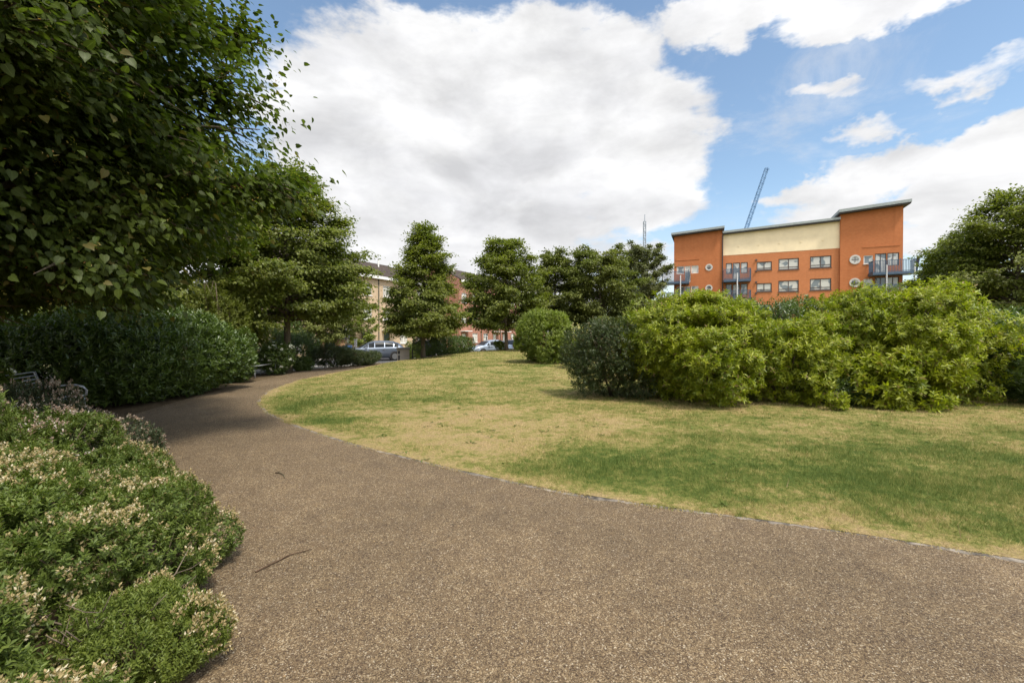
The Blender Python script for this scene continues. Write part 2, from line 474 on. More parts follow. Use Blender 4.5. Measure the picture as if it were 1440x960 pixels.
# away from the photographed part of the sky: broken cloud all round
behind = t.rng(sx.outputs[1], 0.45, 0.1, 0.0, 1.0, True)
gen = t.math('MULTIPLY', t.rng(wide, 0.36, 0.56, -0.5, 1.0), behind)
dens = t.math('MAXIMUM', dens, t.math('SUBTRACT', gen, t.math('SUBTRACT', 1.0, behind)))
d2 = t.math('ADD', dens, t.math('MULTIPLY_ADD', fb, 1.5, -0.78))
mask = t.rng(d2, -0.14, 0.34, 0, 1, True)
wisp = t.math('MULTIPLY', t.rng(t.noise(mp2.outputs[0], 3.2, 8, 0.66, 0.6), 0.50, 0.78, 0, 0.45, True), 1.0)
hazeh = t.rng(el0, 0.0, 0.30, 0.55, 0.0, True)
mask = t.math('MAXIMUM', mask, t.math('MAXIMUM', wisp, hazeh))
# cloud tone: bright sunlit tops, lilac-grey thick bases
shade = t.noise(mp2.outputs[0], 5.0, 8, 0.6, 0.4)
low = blob(590, 320, 420, 170, 1.0)
lowf = t.math('MULTIPLY', low, .35, clamp=True)
shf = t.math('ADD', t.rng(shade, 0.38, 0.64, 0.0, .8), lowf, clamp=True)
ccol = t.mix(shf, (6.3, 6.3, 6.32), (5.2, 5.22, 5.36))
mp3 = t.n('ShaderNodeMapping'); mp3.inputs['Scale'].default_value = (1, 1, 2.0); t.link(tc, mp3.inputs[0])
mp4 = t.n('ShaderNodeMapping'); mp4.inputs['Scale'].default_value = (1, 1, 2.0); mp4.inputs['Location'].default_value = (.035, -.03, .09); t.link(tc, mp4.inputs[0])
relief = t.math('SUBTRACT', t.noise(mp3.outputs[0], 5.5, 7, .55, .25), t.noise(mp4.outputs[0], 5.5, 7, .55, .25))
ccol = t.mix(1.0, ccol, t.rng(relief, -.22, .22, .80, 1.13), 'MULTIPLY')
# clouds brightened towards the sun, mostly behind the camera: added fill for the shade
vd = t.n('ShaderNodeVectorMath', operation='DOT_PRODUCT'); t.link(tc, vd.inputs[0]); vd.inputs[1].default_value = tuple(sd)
sun_side_fill = t.rng(vd.outputs['Value'], .25, .98, 1.0, 2.6, True)
ccol = t.mix(1.0, ccol, sun_side_fill, 'MULTIPLY')
hs = t.n('ShaderNodeHueSaturation'); t.link(sky.outputs[0], hs.inputs['Color'])
hs.inputs['Saturation'].default_value = 1.0; hs.inputs['Value'].default_value = 1.0
skyc = t.mix(1.0, hs.outputs[0], (1.46, 1.42, 1.27), 'MULTIPLY')
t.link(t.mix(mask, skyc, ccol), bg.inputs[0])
try:
    world.cycles.sampling_method = 'MANUAL'; world.cycles.sample_map_resolution = 512
except Exception: pass

vs = scene.view_settings
scene.display_settings.display_device = 'sRGB'
vs.view_transform = 'Standard'; vs.look = 'None'; vs.gamma = 1.0; vs.use_curve_mapping = False; vs.exposure = 0.68
cy = scene.cycles
cy.max_bounces = 7; cy.diffuse_bounces = 4; cy.glossy_bounces = 2; cy.transmission_bounces = 4; cy.transparent_max_bounces = 4
cy.sample_clamp_indirect = 6.0; cy.caustics_reflective = False; cy.caustics_refractive = False
cy.use_denoising = True
try: cy.denoiser = 'OPENIMAGEDENOISE'
except Exception: pass
scene.render.use_persistent_data = False

# ================================================================ ground, path, lawn, grass
m_soil, nt, out = new_mat('soil'); t = NT(nt)
p = pos_coord(t)
c = t.mix(t.rng(t.noise(p, 1.3, 6, .65), .3, .7), (.055, .038, .022), (.13, .095, .055))
c = t.mix(t.rng(t.noise(p, 28, 4, .7), .5, .75), c, (.20, .15, .09))
far = t.rng(t.noise(p, .08, 3), .35, .6)
vm = t.n('ShaderNodeVectorMath', operation='LENGTH'); t.link(p, vm.inputs[0])
c = t.mix(t.rng(vm.outputs['Value'], 26, 45), c, t.mix(far, (.10, .12, .04), (.22, .20, .09)))
t.link(t.bsdf(c, .95, 0, .1, t.bump(t.noise(p, 20, 5, .7), .6, .04)).outputs[0], out.inputs[0])

m_path, nt, out = new_mat('bound_gravel'); t = NT(nt)
p = pos_coord(t)
def vor(scale, feature='F1'):
    v = t.n('ShaderNodeTexVoronoi', feature=feature); t.link(p, v.inputs['Vector']); v.inputs['Scale'].default_value = scale
    return v
v1 = vor(235); v2 = vor(140)
s1 = t.n('ShaderNodeSeparateColor'); t.link(v1.outputs['Color'], s1.inputs[0])
s2 = t.n('ShaderNodeSeparateColor'); t.link(v2.outputs['Color'], s2.inputs[0])
stops = [(0, (.050, .031, .019)), (.30, (.108, .070, .041)), (.55, (.180, .124, .072)), (.80, (.275, .197, .115)), (.94, (.41, .32, .21)), (1, (.55, .48, .38))]
ca = t.ramp(s1.outputs[0], stops); cb = t.ramp(s2.outputs[0], stops)
c = t.mix(t.rng(s2.outputs[1], .60, .64), ca, cb)
c = t.mix(.10, c, (.150, .112, .070))
big = t.noise(p, .55, 5, .6); mid = t.noise(p, 4.5, 5, .65)
c = t.mix(1.0, c, t.mix(t.rng(big, .3, .7), (.66, .66, .645), (.96, .953, .93)), 'MULTIPLY')
c = t.mix(1.0, c, t.mix(t.rng(mid, .3, .72), (.74, .74, .75), (1.0, 1.01, .98)), 'MULTIPLY')
fine = t.noise(p, 26, 3, .6)
c = t.mix(1.0, c, t.mix(t.rng(fine, .32, .68), (.80, .79, .78), (1.08, 1.07, 1.05)), 'MULTIPLY')
nb = t.bump(t.math('ADD', v1.outputs['Distance'], t.math('MULTIPLY', v2.outputs['Distance'], .7)), -.55, .006)
t.link(t.bsdf(c, .85, 0, .25, nb).outputs[0], out.inputs[0])

def lawn_color(t):
    a = t.n('ShaderNodeAttribute', attribute_name='green').outputs['Fac']
    p = pos_coord(t)
    n1 = t.noise(p, .9, 6, .7); n2 = t.noise(p, 4.5, 4, .7)
    g = t.math('ADD', a, t.math('MULTIPLY_ADD', n1, 1.7, -.85)); g = t.math('ADD', g, t.math('MULTIPLY_ADD', n2, 1.5, -.75)); g = t.math('ADD', g, t.math('MULTIPLY_ADD', t.noise(p, 16, 3, .6), 1.0, -.5))
    return g, p

m_lawn, nt, out = new_mat('lawn_turf'); t = NT(nt)
g, p = lawn_color(t)
c = t.ramp(g, [(0, (.33, .245, .125)), (.25, (.30, .24, .10)), (.48, (.195, .185, .056)), (.75, (.11, .135, .030)), (1, (.065, .095, .020))])
c = t.mix(1.0, c, t.mix(t.rng(t.noise(p, 45, 3, .7), .3, .7), (.6, .6, .6), (1.15, 1.15, 1.1)), 'MULTIPLY')
t.link(t.bsdf(c, .95, 0, .1, t.bump(t.noise(p, 50, 4, .7), .8, .03)).outputs[0], out.inputs[0])

m_grass, nt, out = new_mat('grass_blades'); t = NT(nt)
g, p = lawn_color(t)
r = t.n('ShaderNodeNewGeometry').outputs['Random Per Island']
g = t.math('ADD', g, t.math('MULTIPLY_ADD', r, .55, -.275))
c = t.ramp(g, [(0, (.50, .375, .19)), (.22, (.44, .35, .15)), (.45, (.29, .275, .085)), (.72, (.165, .200, .046)), (1, (.095, .14, .028))])
b = t.bsdf(c, .6, 0, .2); tr = t.n('ShaderNodeBsdfTranslucent'); t.link(c, tr.inputs[0])
mx = t.n('ShaderNodeMixShader'); mx.inputs[0].default_value = .3
t.link(b.outputs[0], mx.inputs[1]); t.link(tr.outputs[0], mx.inputs[2]); t.link(mx.outputs[0], out.inputs[0])

def axis(lo, hi, fine_lo, fine_hi, step, n):
    return np.unique(np.concatenate([np.linspace(lo, fine_lo, n), np.arange(fine_lo, fine_hi, step), np.linspace(fine_hi, hi, n)]))
gx = axis(-900, 900, -40, 50, 1.0, 14); gy = axis(-300, 1500, -10, 80, 1.0, 14)
X, Y = np.meshgrid(gx, gy); Z = gz(X, Y)
nx, ny = len(gx), len(gy)
idx = np.arange(nx * ny).reshape(ny, nx)
Fq = np.stack([idx[:-1, :-1], idx[:-1, 1:], idx[1:, 1:], idx[1:, :-1]], -1).reshape(-1, 4)
o = add_mesh('ground', np.stack([X, Y, Z - .03], -1).reshape(-1, 3), Fq, m_soil, smooth=True); o['kind'] = 'structure'

def smooth_curve(P, n):
    P = np.array(P, float)
    d = np.concatenate([[0], np.cumsum(np.linalg.norm(np.diff(P, axis=0), axis=1))])
    u = np.linspace(0, d[-1], n); Q = np.stack([np.interp(u, d, P[:, i]) for i in range(2)], 1)
    for _ in range(6): Q[1:-1] = (Q[:-2] + 2 * Q[1:-1] + Q[2:]) / 4
    return Q
EDGE = [(26, -5.5), (17, -2.6), (11, -.2), (7, 1.55), (3.51, 3.12), (2.69, 3.59), (1.47, 4.08), (.556, 4.45), (-.66, 5.28), (-2.23, 6.48), (-3.63, 7.75),
        (-4.95, 9.19), (-5.97, 10.7), (-6.86, 12.9), (-7.4, 15.7), (-7.35, 18.5), (-7.0, 21.6), (-6.9, 24.6)]
BED = [(24, -11), (15, -7.5), (9, -5), (4.5, -3.2), (1, -1.4), (-1.2, .5), (-1.60, 1.6), (-1.95, 2.6), (-2.35, 3.3), (-3.1, 4.1), (-4.0, 4.95), (-5.2, 6.0),
       (-6.3, 7.2), (-7.35, 8.4), (-8.0, 11), (-8.5, 13.6), (-9.0, 17), (-9.4, 20), (-9.6, 22.5), (-9.8, 24.2)]
eC = smooth_curve(EDGE, 160); bC = smooth_curve(BED, 160)
rn = RS(5)
K = 10
w = np.linspace(0, 1, K)
G = bC[:, None] * (1 - w[None, :, None]) + (eC[:, None] + np.array([.0, .03])) * w[None, :, None]
V = np.stack([G[..., 0], G[..., 1], gz(G[..., 0], G[..., 1]) + .004], -1).reshape(-1, 3)
ii = np.arange(160 * K).reshape(160, K)
Fq = np.stack([ii[:-1, :-1], ii[:-1, 1:], ii[1:, 1:], ii[1:, :-1]], -1).reshape(-1, 4)
o = add_mesh('path', V, Fq, m_path, smooth=True); o['kind'] = 'structure'

# crumbling mortar edging between gravel and turf
m_edge = plain('edging_mortar', (.20, .172, .14), .95, var=.6, scale=7, bump=.6)
tang = np.gradient(eC, axis=0); tang /= np.linalg.norm(tang, axis=1)[:, None]; nrm2 = np.stack([tang[:, 1], -tang[:, 0]], 1)
eD = smooth_curve(EDGE, 900); tg = np.gradient(eD, axis=0); tg /= np.linalg.norm(tg, axis=1)[:, None]; nn2 = np.stack([-tg[:, 1], tg[:, 0]], 1)
rw = rn.uniform(-.022, .022, (900, 2))
prof = [(-.042, .002), (-.016, .007), (.016, .008), (.042, .002)]
V = []
for j, (a, h) in enumerate(prof):
    q = eD + nn2 * (a + (rw[:, j // 2] if j in (0, 3) else 0))[:, None] if j in (0, 3) else eD + nn2 * a
    V.append(np.stack([q[:, 0], q[:, 1], gz(q[:, 0], q[:, 1]) + h + rn.uniform(-.004, .003, 900)], 1))
V = np.stack(V, 1).reshape(-1, 3); ii = np.arange(3600).reshape(900, 4)
Fq = np.stack([ii[:-1, :-1], ii[:-1, 1:], ii[1:, 1:], ii[1:, :-1]], -1).reshape(-1, 4)
o = add_mesh('path_edging', V, Fq, m_edge, smooth=True); o['kind'] = 'structure'

# where the turf is green and where it has dried to straw (metres on the lawn)
GREEN = [(3.4, 4.7, 3.6, 1.1, .22), (6.5, 5.4, 4.5, 2.0, .15), (2.9, 6.3, 2.6, 1.2, .13), (-4.7, 10.6, 1.0, 1.5, .42), (-3.35, 8.35, .75, .45, .5), (1.15, 5.5, .9, .55, .42),
         (-2.5, 11, 1.5, 1.2, .18), (.4, 20.6, 1.6, .5, .5), (3.4, 8.4, 3.0, .6, .06), (-.5, 6.9, 1.6, 1.2, -.32), (1.2, 8.2, 1.8, .9, -.16), (9.5, 8.6, 2.2, .5, -.15), (-1.2, 9.0, 1.7, .9, -.20),
         (-4, 20, 5, 5, .05), (3.0, 9.9, 6, .25, -.05)]
def green_at(x, y):
    g = np.full(x.shape, .43)
    for cx, cy_, rx, ry, k in GREEN: g += k * np.exp(-(((x - cx) / rx) ** 2 + ((y - cy_) / ry) ** 2))
    d = np.full(x.shape, 9.)
    for i in range(0, 900, 6):
        d = np.minimum(d, np.hypot(x - eD[i, 0], y - eD[i, 1]))
    return g - .38 * np.exp(-(d / .22) ** 2)

# lawn outline: path edge, then the street side, then round the right
LB = [tuple(q) for q in eC[::-1]]
LB = LB[0:]  # starts at the far end of the path edge (-6.9,24.6)
LB = [(26, -5.3)] + [tuple(q) for q in eC[1:]] + [st(.55, 2), st(.55, 8), st(.55, 14), st(.55, 22), st(.55, 32), (25, 55), (44, 50), (50, 30), (46, 10), (36, -3)]
LB = np.array(LB); cen = np.array([4.0, 14.0])
nb_, nr_ = len(LB), 70
q = np.linspace(0.0, 1, nr_) ** .8
G = cen[None, None] + (LB[None] - cen) * q[:, None, None]
x, y = G[..., 0], G[..., 1]
V = np.stack([x, y, gz(x, y) + .010], -1).reshape(-1, 3)
ii = np.arange(nb_ * nr_).reshape(nr_, nb_)
Fq = np.stack([ii[:-1], np.roll(ii[:-1], -1, 1), np.roll(ii[1:], -1, 1), ii[1:]], -1).reshape(-1, 4)
o = add_mesh('lawn', V, Fq, m_lawn, smooth=True, attrs={'green': green_at(x.ravel(), y.ravel())}); o['kind'] = 'structure'

def in_poly(x, y, poly):
    c = np.zeros(x.shape, bool); n = len(poly); j = n - 1
    for i in range(n):
        xi, yi = poly[i]; xj, yj = poly[j]
        c ^= ((yi > y) != (yj > y)) & (x < (xj - xi) * (y - yi) / (yj - yi + 1e-12) + xi)
        j = i
    return c

r = RS(11)
gP, gS = [], []
for d0, d1, dens_, wid in ((2.0, 5.2, 5200, .0034), (5.2, 7.5, 3000, .0048), (7.5, 11, 1500, .0075), (11, 16, 600, .012), (16, 25, 220, .022), (25, 40, 70, .04)):
    area = (d1 - d0) * 34; n = int(dens_ * area)
    yy = r.uniform(d0, d1, n); xx = r.uniform(-9.5, min(16, d1 * 1.3 + 1.5), n)
    n = len(xx); area = (d1 - d0) * (min(16, d1 * 1.3 + 1.5) + 9.5); m = int(dens_ * area); xx, yy = xx[:m], yy[:m]
    ok = in_poly(xx, yy, LB) & (np.abs(xx) < yy * 1.25 + 1.0); xx, yy = xx[ok], yy[ok]
    gP.append(np.stack([xx, yy], 1)); gS.append(np.full(len(xx), wid))
m = 60000; i = r.randint(150, 860, m)                    # ragged tufts along and over the edging
tuft = np.sin(i * .37) * np.sin(i * .113 + 1) + r.uniform(-.6, .6, m) > -.15
tt = eD[i] + nn2[i] * (r.normal(-.012, .030, m) + .022 * np.sin(i * .21) * np.sin(i * .047 + 2))[:, None] + r.normal(0, .012, (m, 2))
gP.append(tt[tuft]); gS.append(np.full(int(tuft.sum()), .0042))
gP = np.concatenate(gP); gS = np.concatenate(gS)
gv = green_at(gP[:, 0], gP[:, 1])
patch = np.sin(gP[:, 0] * 2.1 + np.sin(gP[:, 1] * 1.7) * 2) * np.sin(gP[:, 1] * 2.6 + np.sin(gP[:, 0] * 1.3) * 2)
keepp = r.uniform(0, 1, len(gP)) < np.clip(.42 + gv * .9 + patch * .18, .25, 1)
gP, gS, gv = gP[keepp], gS[keepp], gv[keepp]
n = len(gP)
hgt = r.uniform(.016, .058, n) * (.50 + np.clip(gv, 0, .9) * 1.25) * (1 + .35 * patch[keepp])
dirs = norm(np.stack([r.normal(size=n) * .55, r.normal(size=n) * .55, np.ones(n) * (.35 + gv)], 1))
P = np.stack([gP[:, 0], gP[:, 1], gz(gP[:, 0], gP[:, 1]) + .006], 1)
o = leaves('grass', P, dirs, rand_dir(r, n), hgt, gS * r.uniform(.7, 1.4, n), BLADE, m_grass, extra={'green': gv})
o['kind'] = 'stuff'; o['label'] = 'short half-dry lawn grass inside the curve of the path'

# fallen scraps on the gravel
m_lit = leaf_mat('dry_litter', (.30, .22, .12), (.20, .12, .055), .1)
n = 2600; i = r.randint(60, 159, n); wv = r.beta(.55, .8, n)
q = bC[i] * (1 - wv[:, None]) + eC[i] * wv[:, None] + r.normal(size=(n, 2)) * .05
dd = rand_dir(r, n); dd[:, 2] *= .08
o = leaves('leaf_litter', np.stack([q[:, 0], q[:, 1], gz(q[:, 0], q[:, 1]) + .008], 1), dd, norm(np.stack([r.normal(size=n) * .2, r.normal(size=n) * .2, np.ones(n)], 1)),
           r.uniform(.006, .03, n) * r.choice([.4, .6, 1.0, 1.5], n), r.uniform(.004, .012, n), LEAF4, m_lit)
o['kind'] = 'stuff'; o['label'] = 'scraps of dry leaf scattered over the gravel path'
n = 2600; i = r.randint(40, 159, n); wv = r.uniform(0, 1, n)
q = bC[i] * (1 - wv[:, None]) + eC[i] * wv[:, None]
m_peb = leaf_mat('pebbles', (.55, .49, .40), (.26, .20, .15), 0, .8)
T8 = (np.array([(0, 0, 0), (.5, .5, 0), (1, 0, 0), (.5, -.5, 0), (.5, 0, .45)]), [(0, 4, 1), (1, 4, 2), (2, 4, 3), (3, 4, 0)], np.zeros(5))
hd = r.normal(size=(n, 3)); hd[:, 2] = 0; sz = r.uniform(.004, .009, n)
o = leaves('loose_gravel', np.stack([q[:, 0], q[:, 1], gz(q[:, 0], q[:, 1]) + .004], 1), hd, np.tile([0, 0, 1.], (n, 1)) + 0 * hd, sz, sz * .8, T8, m_peb)
o['kind'] = 'stuff'; o['label'] = 'loose pale stones lying on the gravel path'

# weeds and clover in the turf, a few dead stalks
m_weed = leaf_mat('weed_leaf', (.060, .095, .018), (.12, .16, .034), .25, .6, .2)
n = 520; wx = r.uniform(-6, 13, n); wy = r.uniform(3.4, 15, n); ok = in_poly(wx, wy, LB) & (np.abs(wx) < wy * 1.25); wx, wy = wx[ok], wy[ok]; n = len(wx); k = 9
a = r.uniform(0, 6.283, (n, 1)) + np.arange(k)[None] * 2.399; q = r.uniform(.4, 1.0, (n, k))
wd = np.stack([np.cos(a), np.sin(a), .35 * q], -1).reshape(-1, 3)
c_ = np.repeat(np.stack([wx, wy, gz(wx, wy) + .012], 1), k, 0) + r.normal(size=(n * k, 3)) * np.array([.035, .035, .006])
o = leaves('lawn_weeds', c_, wd, np.tile([0, 0, 1.], (n * k, 1)) + r.normal(size=(n * k, 3)) * .25, np.repeat(r.uniform(.03, .075, n), k) * q.ravel(), .026, LANCE, m_weed)
o['kind'] = 'stuff'; o['label'] = 'broad-leaved weeds and clover scattered in the lawn'
n = 260; wx = r.uniform(-5, 12, n); wy = r.uniform(3.4, 14, n); ok = in_poly(wx, wy, LB) & (np.abs(wx) < wy * 1.25); wx, wy = wx[ok], wy[ok]; n = len(wx)
o = leaves('dead_stalks', np.stack([wx, wy, gz(wx, wy)], 1), norm(np.stack([r.normal(size=n) * .3, r.normal(size=n) * .3, np.ones(n)], 1)), rand_dir(r, n), r.uniform(.08, .20, n), .006, BLADE, m_lit)
o['kind'] = 'stuff'; o['label'] = 'pale dead grass stalks standing above the turf'

# twigs on the path
m_twig = bark_mat('twig_bark', (.055, .035, .022), (.13, .085, .055))
def twig(name, label, pts, rad, side):
    mb = MB(); W = []
    for (px, py) in pts:
        x, y = hit(px, py); W.append(Vector((x, y, .004 + rad * 1.6)))
    mb.tube(W, [rad * (1 - .5 * k / (len(W) - 1)) for k in range(len(W))], 6)
    for k, (dx, dy, dz) in side:
        mb.tube([W[k], W[k] + Vector((dx, dy, dz))], [rad * .6, rad * .25], 5)
    return tag(mb.build(name, m_twig, None, True), label, 'twig')
twig('twig', 'thin dark twig lying on the gravel in the front of the bed edge', [(357, 809), (375, 803), (392, 793), (408, 785), (424, 780), (437, 777)], .0055, [(2, (.03, .05, .01)), (4, (.05, .0, .012))])
twig('twig', 'small curled brown twig on the gravel further up the path, near the bend', [(386, 667), (392, 667), (398, 670), (399, 675)], .007, [(1, (-.04, .03, .01))])

# ================================================================ planting
m_bark = bark_mat('lime_bark', (.075, .058, .042), (.20, .165, .12))
m_stem = bark_mat('shrub_stem', (.06, .042, .03), (.17, .13, .095))
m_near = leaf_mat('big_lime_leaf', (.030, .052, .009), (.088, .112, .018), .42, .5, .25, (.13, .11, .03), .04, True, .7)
m_lime = leaf_mat('lime_leaf', (.060, .088, .014), (.200, .212, .038), .40, .5, .35, None, 0, False, .55)
m_far = leaf_mat('far_leaf', (.064, .090, .018), (.190, .200, .048), .28, .55, .3, None, 0, False, .35)
m_pale = leaf_mat('pale_leaf', (.075, .092, .036), (.165, .170, .070), .28, .55, .3, None, 0, False, .35)
m_laurel = leaf_mat('laurel_leaf', (.038, .070, .013), (.110, .155, .030), .25, .33, .5, None, 0, False, .8)
m_dark = leaf_mat('dark_leaf', (.032, .050, .013), (.072, .094, .026), .2, .45, .4, (.10, .075, .03), .05, False, 1.1)
m_gold = leaf_mat('golden_leaf', (.085, .130, .012), (.330, .345, .026), .35, .45, .35, (.20, .15, .05), .05, False, 1.3)
m_fresh = leaf_mat('fresh_leaf', (.075, .120, .018), (.210, .240, .038), .35, .5, .35, None, 0, False, .9)
m_hebe = leaf_mat('hebe_leaf', (.060, .095, .018), (.145, .180, .036), .3, .5, .3, (.22, .17, .08), .03, False, 2.2)
m_hebe2 = leaf_mat('hebe_leaf_bright', (.070, .105, .018), (.170, .200, .036), .32, .5, .3, None, 0, False, 2.5)
m_hebe3 = leaf_mat('hebe_leaf_grey', (.040, .058, .028), (.095, .110, .055), .25, .55, .3, (.14, .08, .06), .08, False, 2.0)
m_head = leaf_mat('dry_flower', (.40, .33, .17), (.30, .215, .11), .25, .8, .1, (.55, .48, .34), .2)
m_head2 = leaf_mat('pinkish_flower', (.40, .31, .24), (.30, .20, .165), .25, .8, .1, (.56, .51, .46), .2)
m_white = leaf_mat('white_petal', (.78, .77, .72), (.66, .64, .58), .3, .6, .2)
m_bract = leaf_mat('lime_bract', (.36, .35, .10), (.46, .36, .13), .4, .6, .2, (.40, .22, .08), .2)
m_plume = leaf_mat('straw_plume', (.55, .47, .22), (.70, .63, .36), .3, .8, .1)

TWO = np.pi * 2

# --- the big lime whose branches hang over the bed, trunk just outside the frame
def prof_round(t): return max(.16, min(1, .53 + 1.6 * t) * (1 - max(0, t - .22) / .86) ** .62)
def bound(P):
    x = P[:, 0] + NEAR[0]; y = P[:, 1] + NEAR[1]; z = P[:, 2]
    return (z > 1.95 + .30 * np.sin(x * 1.7 + y) + .22 * np.sin(x * 4.1 - y * 2.3)) & (np.hypot(x, y) > 2.9) & (y > -1.0) & (x < -1.55 - .35 * np.sin(z * 2.3 + y))
NEAR = (-7.5, 5.25)
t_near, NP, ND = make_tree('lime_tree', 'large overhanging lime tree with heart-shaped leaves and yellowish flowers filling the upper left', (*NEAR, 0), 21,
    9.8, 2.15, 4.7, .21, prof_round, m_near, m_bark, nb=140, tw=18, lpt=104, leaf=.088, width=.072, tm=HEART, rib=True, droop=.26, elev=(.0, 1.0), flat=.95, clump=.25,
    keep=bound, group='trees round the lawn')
r = RS(77)
i = r.choice(len(NP), 5200, replace=False)
c = NP[i] + np.array([0, 0, -.05]) + r.normal(size=(5200, 3)) * .02
k = 7
cc = (c[:, None] + r.normal(size=(5200, k, 3)) * np.array([.026, .026, .03])).reshape(-1, 3)
o = leaves('flowers', cc, norm(rand_dir(r, 5200 * k) + np.array([0, 0, -.6])), rand_dir(r, 5200 * k), r.uniform(.018, .034, 5200 * k), .013, LEAF4, m_bract, t_near)

def prof_cone(t): return max(.08, (1 - t) ** .88 * min(1, .66 + 1.9 * t))
def prof_egg(t): return max(.12, (math.sin(math.pi * min(1, .24 + .76 * t)) ** .75) * (1 - .30 * t))
def prof_ball(t): return max(.2, math.sin(math.pi * min(1, .22 + .74 * t)) ** .55)

def at(d, px): return ((px - 720) / F * d, d)
def tree_at(px, d, label, seed, top, R, prof, mat, leaf, **kw):
    x, y = at(d, px); z = float(gz(x, y)); H = EYE + (HOR - top) * d / F - z
    kw.setdefault('group', 'trees round the lawn')
    return make_tree('lime_tree', label, (x, y, z), seed, H, kw.pop('z0', 1.9), R, kw.pop('tr', .12), prof, mat, m_bark, leaf=leaf, width=leaf * .78, **kw)

tree_at(405, 20.5, 'broad conical lime tree at the far bend of the path, beside the white rose bush', 31, 234, 4.1, lambda t: max(.12, (1 - t) ** .66 * min(1, .74 + 1.4 * t)), m_lime, .125, nb=105, tw=14, lpt=62, droop=.30, elev=(0.0, .8), flat=.30, clump=.27, z0=2.7, tr=.15)
tree_at(595, 28.0, 'slender pointed lime tree standing in front of the clipped hedge, pale trunk in full view', 32, 308, 2.75, prof_cone, m_lime, .135, nb=84, tw=12, lpt=62, droop=.28, elev=(.10, .9), flat=.42, clump=.32, z0=1.5, tr=.13)
tree_at(712, 34.5, 'rounded lime tree on the lawn crest in front of the red-brick terrace', 33, 331, 3.2, prof_egg, m_lime, .155, nb=78, tw=12, lpt=60, droop=.28, elev=(.05, .9), flat=.44, clump=.34, z0=1.75, tr=.13)
tree_at(782, 40.0, 'narrow dark lime tree rising behind the lone round bush', 34, 347, 2.6, prof_egg, m_far, .17, nb=64, tw=11, lpt=56, droop=.25, elev=(.1, .9), flat=.4, clump=.36, tr=.12)
tree_at(846, 38.0, 'dense egg-shaped tree right of the narrow dark lime, left of the paler feathery tree', 35, 355, 3.2, prof_ball, m_far, .16, nb=84, tw=13, lpt=62, droop=.2, elev=(.1, .9), flat=.5, clump=.32, tr=.13, z0=1.2)
tree_at(902, 52.0, 'pale grey-green feathery tree against the left end of the orange apartment block', 36, 345, 3.0, prof_ball, m_pale, .19, nb=76, tw=12, lpt=54, droop=.25, elev=(.2, 1.0), flat=.55, clump=.30, tr=.16)
tree_at(1432, 25.0, 'tall dark tree cut by the right edge of the photo', 37, 262, 4.3, prof_egg, m_lime, .14, nb=104, tw=13, lpt=60, droop=.28, elev=(.0, .8), flat=.30, clump=.29, tr=.16)
tree_at(1352, 28.5, 'lower dark tree leaning between the orange block and the tall right-hand tree', 38, 328, 3.3, prof_egg, m_lime, .15, nb=88, tw=13, lpt=56, droop=.28, elev=(.0, .8), flat=.32, clump=.30, tr=.13)
tree_at(245, 17.0, 'dark lime tree crowded behind the laurel hedge, under the branches of the big lime', 39, 175, 3.7, prof_egg, m_lime, .125, nb=100, tw=13, lpt=60, droop=.3, elev=(.05, .8), flat=.34, clump=.28, tr=.15, z0=1.1)
tree_at(40, 13.5, 'shaded tree at the far left behind the laurel hedge, glimpsed below the big lime', 40, 80, 3.6, prof_egg, m_lime, .12, nb=100, tw=13, lpt=60, droop=.3, elev=(.05, .8), flat=.36, clump=.28, tr=.15, z0=1.0)
tree_at(130, 24, 'tree in the deep background left, seen through the gap above the laurel hedge', 46, 200, 4.2, prof_egg, m_far, .15, nb=80, tw=12, lpt=60, droop=.3, elev=(.05, .8), flat=.4, clump=.3, tr=.15, z0=1.2)
tree_at(508, 48, 'small bushy garden tree behind the silver car, before the cream house', 47, 438, 1.5, prof_ball, m_fresh, .16, nb=30, tw=7, lpt=30, droop=.2, flat=.6, clump=.36, tr=.07, z0=.9, group='trees in front of the houses')
tree_at(452, 36, 'dark tree filling the gap behind the broad conical lime', 48, 330, 3.2, prof_egg, m_far, .15, nb=74, tw=12, lpt=56, droop=.3, flat=.4, clump=.3, tr=.12, z0=1.7)

# --- bushes
def bush(name, label, x, y, R, H, seed, mat, n, k, shoot, leaf, width, cat='bush', group=None, nl=10, squash=.9, rz=0.0, extra=0, **kw):
    r = RS(seed + 1000)
    root = thing(name, label, cat, (x, y, float(gz(x, y))), rz, group)
    Ls = lumps_for(r, R, H, nl, squash, extra)
    bush_foliage('foliage', root, seed, Ls, mat, n, k, shoot, leaf, width, **kw)
    stems('stems', root, seed, R, H, 9, m_stem, .016 * max(.6, H / 2))
    return root, Ls

big = 'bushes in the island bed on the lawn'
bush('golden_bush', 'broad yellow-green bush, left of the two, in front of the orange apartment block', 4.45, 11.0, 1.8, 2.52, 51, m_gold, 6844, 11, .11, .088, .031, group=big, tm=LANCE, nl=9, extra=30, hi=1.32, up=.6, rnd=.5, spread=1.0, lean=.25, hole=.24)
bush('golden_bush', 'broad yellow-green bush with a dark hollow at its left, right of the two', 9.5, 11.2, 2.1, 2.62, 52, m_gold, 7762, 11, .11, .088, .031, group=big, tm=LANCE, nl=9, extra=34, hi=1.32, up=.6, rnd=.5, spread=1.0, lean=.25, hole=.24)
bush('golden_bush', 'lower yellow-green bush filling the dip between the two big golden bushes', 6.3, 10.75, 1.3, 1.98, 62, m_gold, 3881, 11, .11, .088, .031, group=big, tm=LANCE, nl=8, extra=20, hi=1.32, rnd=.5, spread=1.0, lean=.25, hole=.24)
bush('dark_bush', 'dark grey-green bush at the left end of the island bed', 2.5, 11.4, 1.15, 1.95, 53, m_dark, 3200, 10, .14, .055, .024, group=big, nl=9, extra=14)
